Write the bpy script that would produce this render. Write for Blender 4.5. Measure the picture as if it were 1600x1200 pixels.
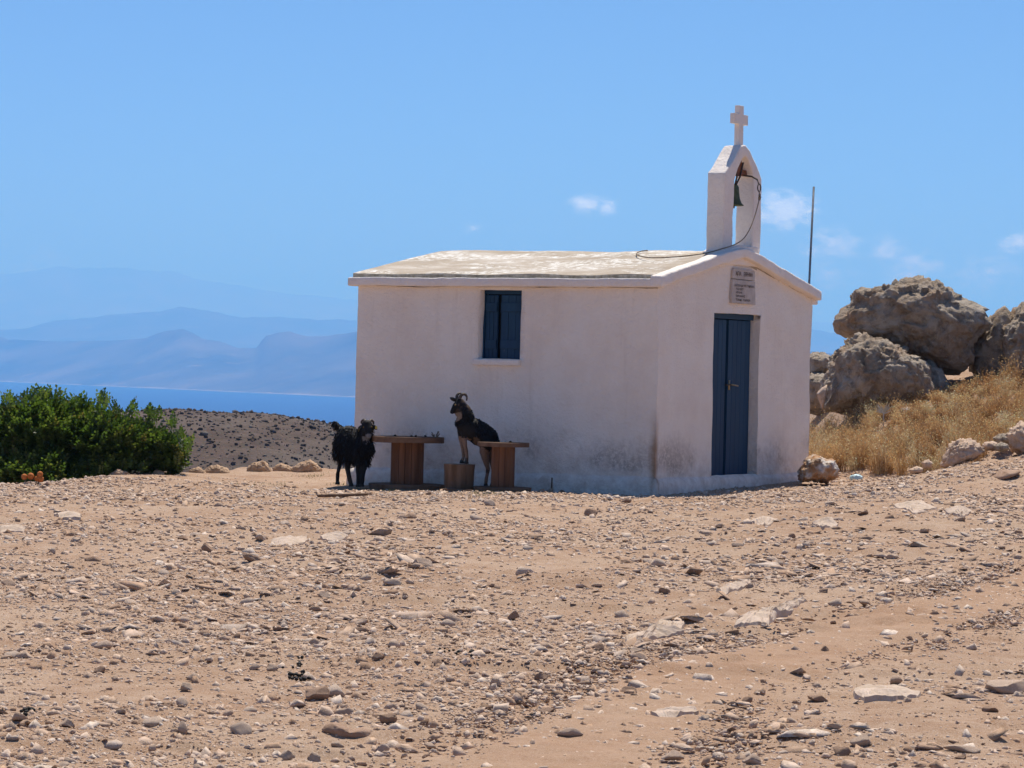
import bpy, bmesh, math, random
import numpy as np
from mathutils import Vector, Matrix
random.seed(7)
rng = np.random.default_rng(11)
S = bpy.context.scene
for o in list(bpy.data.objects):
    bpy.data.objects.remove(o)
C = S.collection
R = math.radians

# ------------------------------------------------------------------ camera, sky, sun, exposure
EYE = 1.31; FOC = 4600.0; ROLL = R(1.4); PIT = 0.00228
cam_d = bpy.data.cameras.new('camera'); cam = bpy.data.objects.new('camera', cam_d); C.objects.link(cam)
cam_d.sensor_width = 36; cam_d.lens = FOC / 1600 * 36
cam_d.clip_start = 0.5; cam_d.clip_end = 90000
cam.location = (0, 0, EYE)
cam.rotation_euler = (Matrix.Rotation(R(90) - PIT, 3, 'X') @ Matrix.Rotation(ROLL, 3, 'Z')).to_euler()
S.camera = cam

SUN_EL, SUN_AZ = R(64), R(10)          # azimuth: clockwise from +Y
sun_d = bpy.data.lights.new('sun', 'SUN'); sun_d.energy = 4.15; sun_d.angle = R(0.5); sun_d.color = (1, .955, .88)
sun = bpy.data.objects.new('sun', sun_d); C.objects.link(sun)
sd = Vector((math.sin(SUN_AZ) * math.cos(SUN_EL), math.cos(SUN_AZ) * math.cos(SUN_EL), math.sin(SUN_EL)))
sun.rotation_euler = sd.to_track_quat('Z', 'Y').to_euler(); sun.location = (10, 30, 60)

W = bpy.data.worlds.new('World'); S.world = W; W.use_nodes = True
nt = W.node_tree; nt.nodes.clear()
def nd(t, kind, **kw):
    n = t.nodes.new(kind)
    for k, v in kw.items():
        setattr(n, k, v)
    return n
sky = nd(nt, 'ShaderNodeTexSky', sky_type='NISHITA', sun_disc=False)
sky.sun_elevation = SUN_EL; sky.sun_rotation = SUN_AZ
sky.altitude = 100; sky.air_density = 0.40; sky.dust_density = 0.0; sky.ozone_density = 6.0
bg = nd(nt, 'ShaderNodeBackground'); bg.inputs['Strength'].default_value = 0.096
out = nd(nt, 'ShaderNodeOutputWorld')
# small fair-weather clouds low over the horizon
tc = nd(nt, 'ShaderNodeTexCoord')
mp = nd(nt, 'ShaderNodeMapping'); mp.inputs['Scale'].default_value = (1, 1, 1.9)
nt.links.new(tc.outputs['Generated'], mp.inputs['Vector'])
def direction(px, py):
    dx, dy = px - 800, py - 600
    a = (dx * math.cos(ROLL) + dy * math.sin(ROLL)) / FOC
    b = (dx * math.sin(ROLL) - dy * math.cos(ROLL)) / FOC
    return Vector((a, 1, b - PIT)).normalized()
acc = None
def mth(op, a, b=None, clamp=False):
    n = nd(nt, 'ShaderNodeMath', operation=op); n.use_clamp = clamp
    for i, v in enumerate((a, b)):
        if v is None: continue
        if isinstance(v, (int, float)): n.inputs[i].default_value = v
        else: nt.links.new(v, n.inputs[i])
    return n.outputs[0]
CLOUDS = [(1228, 328, 34, .95), (1205, 335, 22, .7), (915, 320, 18, .75), (950, 322, 16, .55), (1303, 381, 30, .6), (1275, 390, 20, .4),
          (1385, 388, 22, .55), (1440, 412, 24, .6), (1420, 430, 34, .35), (1585, 381, 18, .8), (1540, 428, 40, .4), (1295, 432, 30, .4),
          (60, 412, 30, .3), (740, 357, 12, .3), (1665, 372, 40, .8), (-120, 380, 60, .5), (-260, 350, 50, .6), (1800, 400, 60, .7), (2000, 350, 50, .7), (1240, 440, 26, .3)]
for (px, py, rad, amp) in CLOUDS:
    dv = direction(px, py)
    sub = nd(nt, 'ShaderNodeVectorMath', operation='SUBTRACT'); nt.links.new(tc.outputs['Generated'], sub.inputs[0]); sub.inputs[1].default_value = dv
    mul = nd(nt, 'ShaderNodeVectorMath', operation='MULTIPLY'); nt.links.new(sub.outputs[0], mul.inputs[0]); mul.inputs[1].default_value = (1, 1, 1.6)
    ln = nd(nt, 'ShaderNodeVectorMath', operation='LENGTH'); nt.links.new(mul.outputs[0], ln.inputs[0])
    f = mth('MULTIPLY', ln.outputs['Value'], FOC / rad / 1.9)
    f = mth('SUBTRACT', 1.0, f, clamp=True)
    f = mth('MULTIPLY', f, amp)
    acc = f if acc is None else mth('MAXIMUM', acc, f)
cn = nd(nt, 'ShaderNodeTexNoise'); cn.inputs['Scale'].default_value = 150; cn.inputs['Detail'].default_value = 8; cn.inputs['Roughness'].default_value = .68
nt.links.new(mp.outputs[0], cn.inputs['Vector'])
nz = mth('SUBTRACT', cn.outputs['Fac'], .5)
nz = mth('MULTIPLY', nz, 2.6)
cf = mth('ADD', acc, nz)
gate = mth('MULTIPLY', acc, 3.0, clamp=True)
cf = mth('SUBTRACT', cf, .04)
cf = mth('MULTIPLY', cf, 1.35, clamp=True)
cf = mth('MULTIPLY', cf, gate, clamp=True)
mixc = nd(nt, 'ShaderNodeMix', data_type='RGBA')
nt.links.new(cf, mixc.inputs[0]); nt.links.new(sky.outputs[0], mixc.inputs[6]); mixc.inputs[7].default_value = (8.6, 11.0, 15.0, 1)
nt.links.new(mixc.outputs[2], bg.inputs['Color']); nt.links.new(bg.outputs[0], out.inputs['Surface'])

S.view_settings.view_transform = 'Standard'; S.view_settings.look = 'None'
S.view_settings.gamma = 1; S.view_settings.use_curve_mapping = False
S.view_settings.exposure = 0.52
S.cycles.use_denoising = True
S.cycles.max_bounces = 8; S.cycles.diffuse_bounces = 4; S.cycles.volume_bounces = 2; S.cycles.transparent_max_bounces = 16
HAZE_DENSITY = 8.8e-5; HAZE_COLOR = (.15, .46, 1.0); HAZE_ABSORB = (.42, .40, .40)

# ------------------------------------------------------------------ helpers
def ab(px, py):
    dx, dy = px - 800, py - 600
    return ((dx * math.cos(ROLL) + dy * math.sin(ROLL)) / FOC, (dx * math.sin(ROLL) - dy * math.cos(ROLL)) / FOC - PIT)
def at(px, py, Y):
    a, b = ab(px, py)
    return Vector((a * Y, Y, EYE + b * Y))

def _hash(ix, iy, iz, seed):
    n = (ix.astype(np.int64) * 374761393 + iy.astype(np.int64) * 668265263 + iz.astype(np.int64) * 2147483647 % 1442695041 + iz.astype(np.int64) * 1274126177 + seed * 974711) & 0xffffffff
    n = ((n ^ (n >> 13)) * 1103515245) & 0xffffffff
    n = ((n ^ (n >> 16)) * 2654435761) & 0xffffffff
    n = n ^ (n >> 15)
    return (n & 0xffffff) / float(0xffffff)
def vnoise(p, seed=0):
    i = np.floor(p).astype(np.int64); f = p - i; f = f * f * f * (f * (f * 6 - 15) + 10)
    x, y, z = i[:, 0], i[:, 1], i[:, 2]; r = 0
    for a in (0, 1):
        wx = f[:, 0] if a else 1 - f[:, 0]
        for b in (0, 1):
            wy = f[:, 1] if b else 1 - f[:, 1]
            for c in (0, 1):
                wz = f[:, 2] if c else 1 - f[:, 2]
                r = r + wx * wy * wz * _hash(x + a, y + b, z + c, seed)
    return r * 2 - 1
def fbm(p, octv=4, seed=0, gain=.5, lac=2.03, ridged=False):
    p = np.asarray(p, float); s = 0; a = 1; tot = 0
    for k in range(octv):
        n = vnoise(p + k * 17.3, seed + k)
        if ridged: n = 1 - 2 * np.abs(n)
        s = s + a * n; tot += a; a *= gain; p = p * lac
    return s / tot
def worley(p, seed=0):
    i = np.floor(p).astype(np.int64); best = np.full(len(p), 9.0); sec = np.full(len(p), 9.0)
    for a in (-1, 0, 1):
        for b in (-1, 0, 1):
            for c in (-1, 0, 1):
                q = i + np.array([a, b, c])
                o = np.stack([_hash(q[:, 0], q[:, 1], q[:, 2], seed + s) for s in (1, 2, 3)], 1)
                d = np.linalg.norm(q + o - p, axis=1)
                sec = np.minimum(sec, np.maximum(d, best)); best = np.minimum(best, d)
    return best, sec

def facets(p, seed=0):
    """broken faces: every cell of a jittered lattice is its own tilted plane"""
    i = np.floor(p).astype(np.int64); best = np.full(len(p), 9.0); val = np.zeros(len(p))
    for a in (-1, 0, 1):
        for b in (-1, 0, 1):
            for c in (-1, 0, 1):
                q = i + np.array([a, b, c]); h = [_hash(q[:, 0], q[:, 1], q[:, 2], seed + s) for s in range(1, 7)]
                dv = p - q - np.stack(h[:3], 1); d = np.linalg.norm(dv, axis=1); t = (np.stack(h[3:], 1) - .5) * 2; m = d < best
                best = np.where(m, d, best); val = np.where(m, (dv * t).sum(1) + (h[3] - .5) * .5, val)
    return val
def tag(o, label=None, cat=None, group=None, kind=None):
    if label: o['label'] = label
    if cat: o['category'] = cat
    if group: o['group'] = group
    if kind: o['kind'] = kind
    return o
def empty(name, loc, rz=0):
    o = bpy.data.objects.new(name, None); C.objects.link(o); o.location = loc; o.rotation_euler = (0, 0, rz); o.empty_display_size = .2
    return o
def link(name, me, mat=None, parent=None, smooth=False):
    if mat is not None:
        for m in (mat if isinstance(mat, (list, tuple)) else [mat]): me.materials.append(m)
    if smooth: me.polygons.foreach_set('use_smooth', [True] * len(me.polygons))
    o = bpy.data.objects.new(name, me); C.objects.link(o)
    if parent: o.parent = parent
    return o
def mesh(name, v, f, smooth=False):
    me = bpy.data.meshes.new(name); me.from_pydata([tuple(p) for p in v], [], [tuple(q) for q in f]); me.update()
    return me
def fastmesh(name, v, faces):
    """v (n,3) array, faces (m,k) array of equal-sized polygons"""
    me = bpy.data.meshes.new(name); faces = np.asarray(faces, np.int32); m, k = faces.shape
    me.vertices.add(len(v)); me.vertices.foreach_set('co', np.asarray(v, np.float32).ravel())
    me.loops.add(m * k); me.loops.foreach_set('vertex_index', faces.ravel())
    me.polygons.add(m); me.polygons.foreach_set('loop_start', np.arange(0, m * k, k, dtype=np.int32))
    try: me.polygons.foreach_set('loop_total', np.full(m, k, np.int32))
    except Exception: pass
    me.update(calc_edges=True); me.validate()
    return me
def vcol(me, cols, name='tint'):
    a = me.attributes.new(name, 'FLOAT_COLOR', 'POINT')
    c = np.ones((len(cols), 4), np.float32); c[:, :3] = cols
    a.data.foreach_set('color', c.ravel())
_ico = {}
def ico(n):
    if n not in _ico:
        bm = bmesh.new(); bmesh.ops.create_icosphere(bm, subdivisions=n, radius=1)
        _ico[n] = (np.array([v.co[:] for v in bm.verts]), np.array([[v.index for v in f.verts] for f in bm.faces])); bm.free()
    return _ico[n]
class MB:
    def __init__(s): s.v = []; s.f = []
    def add(s, v, f):
        n = len(s.v); s.v += [tuple(p) for p in v]; s.f += [tuple(i + n for i in q) for q in f]; return s
    def box(s, x0, x1, y0, y1, z0, z1):
        return s.add([(x, y, z) for z in (z0, z1) for y in (y0, y1) for x in (x0, x1)],
                     [(0, 2, 3, 1), (4, 5, 7, 6), (0, 1, 5, 4), (2, 6, 7, 3), (0, 4, 6, 2), (1, 3, 7, 5)])
    def prism(s, pts, axis, a, b):
        n = len(pts); mk = {'y': lambda p, t: (p[0], t, p[1]), 'x': lambda p, t: (t, p[0], p[1]), 'z': lambda p, t: (p[0], p[1], t)}[axis]
        v = [mk(p, a) for p in pts] + [mk(p, b) for p in pts]
        return s.add(v, [tuple(range(n)), tuple(range(2 * n - 1, n - 1, -1))] + [(i, (i + 1) % n + 0 * n, (i + 1) % n + n, i + n) for i in range(n)])
    def tube(s, pts, rad, n=8, cap=True):
        pts = [Vector(p) for p in pts]; rad = rad if isinstance(rad, (list, tuple)) else [rad] * len(pts); rings = []; up = Vector((.13, .21, .97))
        for i, p in enumerate(pts):
            d = (pts[min(i + 1, len(pts) - 1)] - pts[max(i - 1, 0)]).normalized()
            if abs(d.dot(up)) > .95: up = Vector((1, .1, 0))
            a = d.cross(up).normalized(); b = d.cross(a)
            rings.append([p + float(rad[i]) * (math.cos(t) * a + math.sin(t) * b) for t in [2 * math.pi * k / n for k in range(n)]])
        v = [q for r in rings for q in r]; f = []
        for i in range(len(rings) - 1):
            for k in range(n):
                f.append((i * n + k, i * n + (k + 1) % n, (i + 1) * n + (k + 1) % n, (i + 1) * n + k))
        if cap: f += [tuple(range(n - 1, -1, -1)), tuple((len(rings) - 1) * n + k for k in range(n))]
        return s.add(v, f)
    def lathe(s, prof, n=24, c=(0, 0, 0)):
        v = []; f = []
        for (r, z) in prof:
            v += [(c[0] + r * math.cos(2 * math.pi * k / n), c[1] + r * math.sin(2 * math.pi * k / n), c[2] + z) for k in range(n)]
        for i in range(len(prof) - 1):
            for k in range(n):
                f.append((i * n + k, i * n + (k + 1) % n, (i + 1) * n + (k + 1) % n, (i + 1) * n + k))
        f += [tuple(range(n - 1, -1, -1)), tuple((len(prof) - 1) * n + k for k in range(n))]
        return s.add(v, f)
    def build(s, name, mat, parent=None, smooth=False, bevel=0, wobble=0, cuts=0):
        bm = bmesh.new(); vs = [bm.verts.new(p) for p in s.v]
        for q in s.f:
            try: bm.faces.new([vs[i] for i in q])
            except ValueError: pass
        bmesh.ops.recalc_face_normals(bm, faces=bm.faces)
        if bevel:
            bmesh.ops.bevel(bm, geom=[e for e in bm.edges if e.is_manifold and e.calc_face_angle(0) > .5], offset=bevel, segments=2, affect='EDGES', profile=.6)
        if cuts:
            for _ in range(cuts):
                es = [e for e in bm.edges if e.calc_length() > .09]
                if not es: break
                bmesh.ops.subdivide_edges(bm, edges=es, cuts=1, use_grid_fill=True)
            bmesh.ops.triangulate(bm, faces=[f for f in bm.faces if len(f.verts) > 4])
        if wobble:
            co = np.array([v.co[:] for v in bm.verts])
            d = np.stack([fbm(co * 2.2 + k * 31, 3, 40 + k) + .6 * fbm(co * 9 + k * 31, 2, 60 + k) for k in range(3)], 1) * wobble
            for v, q in zip(bm.verts, d): v.co += Vector(q)
        me = bpy.data.meshes.new(name); bm.to_mesh(me); bm.free()
        return link(name, me, mat, parent, smooth)

# ------------------------------------------------------------------ materials
class NT:
    def __init__(s, name):
        s.m = bpy.data.materials.new(name); s.m.use_nodes = True; s.t = s.m.node_tree
        s.b = s.t.nodes['Principled BSDF']; s.tc = s.t.nodes.new('ShaderNodeTexCoord'); s.b.inputs['Specular IOR Level'].default_value = .25
    def n(s, kind, **kw):
        x = s.t.nodes.new(kind)
        for k, v in kw.items(): setattr(x, k, v)
        return x
    def l(s, a, b): s.t.links.new(a, b)
    def noise(s, scale, detail=4, rough=.55, coord='Object', sc=(1, 1, 1), loc=(0, 0, 0)):
        m = s.n('ShaderNodeMapping'); m.inputs['Scale'].default_value = sc; m.inputs['Location'].default_value = loc
        s.l(s.tc.outputs[coord], m.inputs['Vector'])
        x = s.n('ShaderNodeTexNoise'); x.inputs['Scale'].default_value = scale; x.inputs['Detail'].default_value = detail; x.inputs['Roughness'].default_value = rough
        s.l(m.outputs[0], x.inputs['Vector']); return x.outputs['Fac']
    def ramp(s, fac, stops):
        r = s.n('ShaderNodeValToRGB'); e = r.color_ramp.elements
        while len(e) < len(stops): e.new(.5)
        for x, (p, c) in zip(e, stops):
            x.position = p; x.color = (c, c, c, 1) if isinstance(c, (int, float)) else (*c, 1)
        s.l(fac, r.inputs[0]); return r.outputs[0]
    def mix(s, fac, a, b, mode='MIX'):
        x = s.n('ShaderNodeMix', data_type='RGBA', blend_type=mode)
        for i, v in ((0, fac), (6, a), (7, b)):
            if isinstance(v, (int, float)): x.inputs[i].default_value = v
            elif isinstance(v, tuple): x.inputs[i].default_value = (*v, 1)
            else: s.l(v, x.inputs[i])
        return x.outputs[2]
    def math(s, op, a, b=None, clamp=False):
        x = s.n('ShaderNodeMath', operation=op); x.use_clamp = clamp
        for i, v in enumerate((a, b)):
            if v is None: continue
            if isinstance(v, (int, float)): x.inputs[i].default_value = v
            else: s.l(v, x.inputs[i])
        return x.outputs[0]
    def sep(s, coord='Object'):
        x = s.n('ShaderNodeSeparateXYZ'); s.l(s.tc.outputs[coord], x.inputs[0]); return x.outputs
    def bump(s, h, strength=.4, dist=.01):
        x = s.n('ShaderNodeBump'); x.inputs['Strength'].default_value = strength; x.inputs['Distance'].default_value = dist
        s.l(h, x.inputs['Height']); s.l(x.outputs[0], s.b.inputs['Normal']); return x
    def col(s, c, rough=.9):
        if isinstance(c, tuple): s.b.inputs['Base Color'].default_value = (*c, 1)
        else: s.l(c, s.b.inputs['Base Color'])
        s.b.inputs['Roughness'].default_value = rough; return s
    def attr(s, name='tint'):
        x = s.n('ShaderNodeAttribute'); x.attribute_name = name; return x.outputs['Color']
    def rnd(s): return s.n('ShaderNodeObjectInfo').outputs['Random']
def simple(name, c1, c2, scale=8, rough=.85, bump=.3, dist=.006, sc=(1, 1, 1), detail=5, metallic=0, lo=.35, hi=.65, coord='Object'):
    k = NT(name); f = k.noise(scale, detail, .6, sc=sc, coord=coord)
    k.col(k.ramp(f, [(lo, c1), (hi, c2)]), rough); k.b.inputs['Metallic'].default_value = metallic
    if bump: k.bump(k.noise(scale * 3, 4, .6, sc=sc, coord=coord), bump, dist)
    return k.m

# dry reddish earth
k = NT('dry_earth')
big = k.noise(.55, 5, .6); mid = k.noise(3.5, 6, .65); fine = k.noise(38, 5, .75); grit = k.noise(160, 3, .7)
c = k.ramp(big, [(.34, (.285, .163, .093)), (.5, (.335, .208, .128)), (.66, (.39, .27, .183))])
c = k.mix(k.ramp(mid, [(.42, 0.0), (.62, .6)]), c, (.46, .33, .235))
c = k.mix(k.ramp(k.noise(5.5, 5, .7, loc=(7, 3, 0)), [(.5, 0.0), (.66, .55)]), c, (.30, .165, .085))
c = k.mix(k.ramp(fine, [(.34, .85), (.5, 0.0)]), c, (.25, .15, .09))
c = k.mix(k.ramp(grit, [(.54, 0.0), (.64, .8)]), c, (.60, .48, .39))
c = k.mix(k.math('MULTIPLY', k.attr('track'), k.ramp(mid, [(.35, .35), (.65, 1.0)])), c, (.36, .20, .11))
k.col(c, .95)
hb = k.math('ADD', k.math('MULTIPLY', fine, .7), k.math('MULTIPLY', grit, .45)); k.bump(hb, .9, .012)
M_EARTH = k.m
# loose stones: tint attribute
def stone_mat(name, attr):
    k = NT(name)
    if attr: base = k.attr('tint')
    else: base = k.ramp(k.rnd(), [(0, (.50, .34, .24)), (.25, (.60, .45, .345)), (.5, (.54, .41, .32)), (.75, (.66, .52, .42)), (1, (.42, .27, .18))])
    f = k.noise(30, 5, .65, coord='Object'); g = k.noise(120, 4, .7)
    c = k.mix(k.ramp(f, [(.35, .55), (.6, 0.0)]), base, (.33, .235, .16))
    c = k.mix(k.ramp(g, [(.55, 0.0), (.72, .45)]), c, (.62, .54, .45))
    k.col(c, .92); k.bump(k.math('ADD', f, k.math('MULTIPLY', g, .5)), .6, .008); return k.m
M_GRAVEL = stone_mat('gravel_stone', True); M_STONE = stone_mat('loose_stone', False)
def tinted(name, col, dark, light, sc=14):
    k = NT(name); f = k.noise(sc, 6, .65); g = k.noise(sc * 5, 4, .7)
    c = k.mix(k.ramp(f, [(.36, .8), (.6, 0.0)]), col, dark); c = k.mix(k.ramp(g, [(.52, 0.0), (.7, .6)]), c, light)
    k.col(c, .93); k.bump(k.math('ADD', f, k.math('MULTIPLY', g, .6)), .7, .01); return k.m
M_BROWN = tinted('brown_stone', (.38, .25, .175), (.27, .165, .105), (.50, .37, .28))
M_PALE = tinted('pale_stone', (.56, .42, .32), (.42, .28, .19), (.66, .54, .44))
M_TAN = tinted('tan_rim_stone', (.47, .325, .215), (.34, .21, .125), (.58, .45, .34), 7)
M_SLAB = tinted('bedrock_slab', (.56, .435, .345), (.44, .33, .235), (.64, .54, .44), 7)
M_WHITE = tinted('whitish_stone', (.60, .57, .53), (.45, .42, .38), (.7, .68, .65))
M_RUSTROCK = None
k = NT('rust_and_white_rock'); f = k.noise(6, 6, .6); g = k.noise(40, 4, .7)
c = k.ramp(f, [(.40, (.42, .22, .10)), (.5, (.5, .36, .25)), (.56, (.60, .54, .48))]); c = k.mix(k.ramp(g, [(.3, .6), (.5, 0.0)]), c, (.28, .2, .15))
k.col(c, .93); k.bump(g, .7, .02); M_RUSTROCK = k.m
# weathered limestone boulders
k = NT('weathered_limestone')
f1 = k.noise(1.3, 6, .62); f2 = k.noise(6, 7, .68); f3 = k.noise(26, 5, .7)
c = k.ramp(f1, [(.33, (.37, .26, .17)), (.48, (.44, .35, .265)), (.64, (.53, .455, .37))])
c = k.mix(k.ramp(f2, [(.34, .85), (.52, 0.0)]), c, (.20, .16, .12))
c = k.mix(k.ramp(k.noise(1.7, 5, .6, loc=(3, 9, 1)), [(.56, 0.0), (.68, .7)]), c, (.44, .27, .15))
c = k.mix(k.ramp(f3, [(.55, 0.0), (.70, .55)]), c, (.54, .49, .42))
k.col(c, .95); k.bump(k.math('ADD', f2, k.math('MULTIPLY', f3, .5)), 1.0, .09); M_BOULDER = k.m
# whitewashed render of the walls
k = NT('whitewashed_plaster')
xyz = k.sep(); lum = k.noise(1.6, 5, .6); speck = k.noise(45, 4, .7)
c = k.ramp(lum, [(.3, (.87, .76, .665)), (.5, (.925, .83, .735)), (.7, (.95, .875, .795))])
c = k.mix(k.ramp(speck, [(.28, .4), (.38, 0.0)]), c, (.66, .56, .49))
drip = k.math('MULTIPLY', k.ramp(k.noise(3.2, 5, .7, sc=(2.2, 2.2, .16), loc=(1, 8, 0)), [(.56, 0.0), (.76, .3)]), k.ramp(k.noise(9, 5, .7), [(.35, .3), (.6, 1.0)]))
c = k.mix(drip, c, (.58, .47, .38))
# mould and splash stains with ragged edges, low on the wall
hz = k.math('ADD', xyz['Z'], k.math('MULTIPLY', k.math('SUBTRACT', k.noise(2.2, 4, .6, sc=(1, 1, .4)), .5), .55))
band = k.ramp(hz, [(.20, 0.0), (.33, 1.0), (.46, .8), (.72, 0.0)])
patch = k.ramp(k.noise(1.1, 4, .65, loc=(2.3, 1.2, 0)), [(.47, 0.0), (.60, 1.0)])
blot = k.ramp(k.noise(17, 6, .8), [(.40, .12), (.56, 1.0)])
cdist = k.math('ADD', k.math('ABSOLUTE', xyz['X']), k.math('ABSOLUTE', xyz['Y'])); patch2 = k.ramp(k.math('ADD', cdist, k.math('MULTIPLY', k.math('SUBTRACT', k.noise(2.5, 4, .6), .5), 1.2)), [(.12, .55), (.35, 1.0), (.75, .9), (.98, 0.0)])
patch = k.math('MULTIPLY', k.math('MAXIMUM', patch, patch2), .7)
c = k.mix(k.math('MULTIPLY', k.math('MULTIPLY', band, patch), blot, True), c, (.25, .18, .13))
low = k.ramp(k.math('ADD', xyz['Z'], k.math('MULTIPLY', k.math('SUBTRACT', k.noise(3, 5, .7), .5), .8)), [(.10, .55), (.62, 0.0)])
c = k.mix(k.math('MULTIPLY', low, k.ramp(k.noise(7, 5, .7), [(.38, 0.0), (.62, 1.0)])), c, (.55, .42, .33))
# rust run on the near corner and by the door
cor = k.math('ADD', k.math('ABSOLUTE', k.math('ADD', xyz['X'], .0)), k.math('ABSOLUTE', k.math('ADD', xyz['Y'], 0.0)))
cor = k.math('ADD', cor, k.math('MULTIPLY', k.math('SUBTRACT', k.noise(5, 4, .6), .5), .12))
run = k.math('MULTIPLY', k.ramp(cor, [(.015, .9), (.10, 0.0)]), k.ramp(xyz['Z'], [(.2, .9), (.55, .85), (1.0, 0.0)]))
c = k.mix(run, c, (.36, .18, .07))
k.col(c, .9); k.bump(k.math('ADD', k.noise(20, 5, .65), k.math('MULTIPLY', speck, .5)), 1.0, .028); M_PLASTER = k.m
k = NT('lime_roof_mortar')
f = k.noise(1.7, 6, .68, sc=(1, .55, 1)); g = k.noise(11, 6, .7); h = k.noise(60, 4, .7)
c = k.ramp(f, [(.40, (.37, .305, .235)), (.52, (.43, .36, .285)), (.62, (.54, .48, .41))])
c = k.mix(k.math('MULTIPLY', k.ramp(g, [(.44, 0.0), (.58, .95)]), k.ramp(k.noise(1.3, 5, .7, sc=(1.6, .7, 1), loc=(5, 1, 0)), [(.46, 0.0), (.56, 1.0)])), c, (.76, .74, .69)); c = k.mix(k.ramp(h, [(.26, .5), (.42, 0.0)]), c, (.47, .40, .31))
k.col(c, .92); k.bump(k.math('ADD', g, k.math('MULTIPLY', h, .4)), .6, .02); M_ROOF = k.m
M_EDGE = simple('mossy_mortar_edge', (.26, .23, .17), (.50, .45, .36), 14, .95, .6, .012)
k = NT('whitewashed_trim'); f = k.noise(3, 5, .6); g = k.noise(38, 4, .7)
c = k.ramp(f, [(.3, (.80, .71, .64)), (.7, (.86, .785, .72))]); c = k.mix(k.ramp(g, [(.27, .55), (.42, 0.0)]), c, (.58, .48, .40))
c = k.mix(k.ramp(k.noise(4.5, 5, .7, loc=(4, 4, 4)), [(.6, 0.0), (.75, .35)]), c, (.55, .42, .30))
k.col(c, .9); k.bump(k.math('ADD', k.noise(22, 4, .6), k.math('MULTIPLY', g, .5)), .7, .02); M_TRIM = k.m
k = NT('blue_painted_wood'); f = k.noise(7, 5, .65, sc=(1, 1, .12)); g = k.noise(40, 5, .7, sc=(1, 1, .2))
c = k.ramp(f, [(.3, (.007, .035, .080)), (.7, (.013, .055, .112))]); c = k.mix(k.ramp(g, [(.66, 0.0), (.75, .6)]), c, (.17, .17, .18))
k.col(c, .55); k.bump(g, .35, .004); M_BLUE = k.m
M_DARK = simple('dark_gap', (.012, .012, .014), (.02, .02, .022), 10, .9, 0)
M_WOODR = simple('reddish_plank', (.13, .06, .032), (.24, .115, .062), 9, .8, .45, .004, sc=(1, 1, .08))
M_WOODT = simple('weathered_table_plank', (.12, .068, .042), (.22, .135, .085), 9, .85, .45, .004, sc=(.15, 1, 1))
M_BARK = simple('weathered_log', (.12, .07, .042), (.24, .15, .095), 10, .9, .7, .012, sc=(1, 1, .15))
M_LOGTOP = simple('sawn_log_end', (.25, .16, .10), (.36, .25, .16), 20, .85, .3, .004)
M_RUST = simple('rusty_iron', (.15, .06, .03), (.28, .12, .06), 18, .8, .5, .004, metallic=.2)
M_IRON = simple('dark_iron', (.05, .042, .038), (.11, .09, .075), 25, .65, .4, .003, metallic=.5)
M_BRONZE = simple('green_bronze', (.075, .085, .045), (.15, .16, .085), 18, .55, .3, .003, metallic=.6)
M_STEEL = simple('grey_steel_pole', (.15, .16, .18), (.24, .25, .27), 12, .5, .1, .002, metallic=.6)
M_ROPE = simple('old_rope', (.19, .14, .095), (.32, .25, .18), 40, .95, .5, .004)
M_PLAQUE = simple('grey_marble', (.42, .36, .32), (.56, .49, .44), 7, .6, .15, .002)
M_LETTER = simple('dark_engraved_paint', (.075, .055, .045), (.14, .10, .085), 30, .8, 0)
M_BLACKFUR = simple('black_fur', (.008, .008, .009), (.020, .018, .018), 60, .6, .5, .004)
k = NT('goat_coat'); f = k.noise(70, 4, .7)
k.col(k.mix(k.ramp(f, [(.3, .45), (.6, 0.0)]), k.attr('tint'), (.006, .005, .005)), .75); k.bump(f, .5, .006); M_COAT = k.m
M_HORN = simple('dark_horn', (.05, .038, .028), (.12, .09, .065), 30, .5, .4, .003)
M_HOOF = simple('dark_hoof', (.02, .016, .013), (.05, .04, .032), 30, .5, .2, .002)
M_EYE = simple('amber_eye', (.10, .06, .015), (.2, .12, .03), 40, .2, 0)
M_YTAG = simple('yellow_ear_tag', (.55, .40, .06), (.65, .48, .1), 30, .5, 0)
k = NT('carob_leaf'); g = k.attr('tint'); f = k.noise(9, 3, .6); k.col(k.mix(k.ramp(f, [(.4, 0.0), (.7, .4)]), g, (.045, .075, .018)), .5)
k.b.inputs['Specular IOR Level'].default_value = .4
tr = k.n('ShaderNodeBsdfTranslucent'); k.l(k.mix(1.0, g, (1.5, 1.7, .7), 'MULTIPLY'), tr.inputs['Color']); mx = k.n('ShaderNodeMixShader'); mx.inputs[0].default_value = .36
k.l(k.b.outputs[0], mx.inputs[1]); k.l(tr.outputs[0], mx.inputs[2]); k.l(mx.outputs[0], k.t.nodes['Material Output'].inputs['Surface']); M_LEAF = k.m
M_TWIG = simple('bush_stem', (.10, .075, .05), (.2, .16, .12), 12, .9, .5, .006)
k = NT('dry_straw'); g = k.attr('tint'); k.col(g, .8)
tr = k.n('ShaderNodeBsdfTranslucent'); k.l(g, tr.inputs['Color']); mx = k.n('ShaderNodeMixShader'); mx.inputs[0].default_value = .3
k.l(k.b.outputs[0], mx.inputs[1]); k.l(tr.outputs[0], mx.inputs[2]); k.l(mx.outputs[0], k.t.nodes['Material Output'].inputs['Surface']); M_STRAW = k.m
M_ORANGE = simple('rust_orange_tuft', (.42, .12, .03), (.62, .22, .06), 60, .9, .6, .006)
M_PLASTIC = simple('pale_blue_plastic', (.42, .62, .66), (.62, .76, .78), 20, .4, .3, .006)
M_DROP = simple('black_dropping', (.012, .011, .010), (.03, .026, .022), 50, .7, .2, .002)
M_GREY = simple('greyish_thistle', (.38, .37, .33), (.52, .50, .46), 30, .9, .3, .003)
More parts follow.
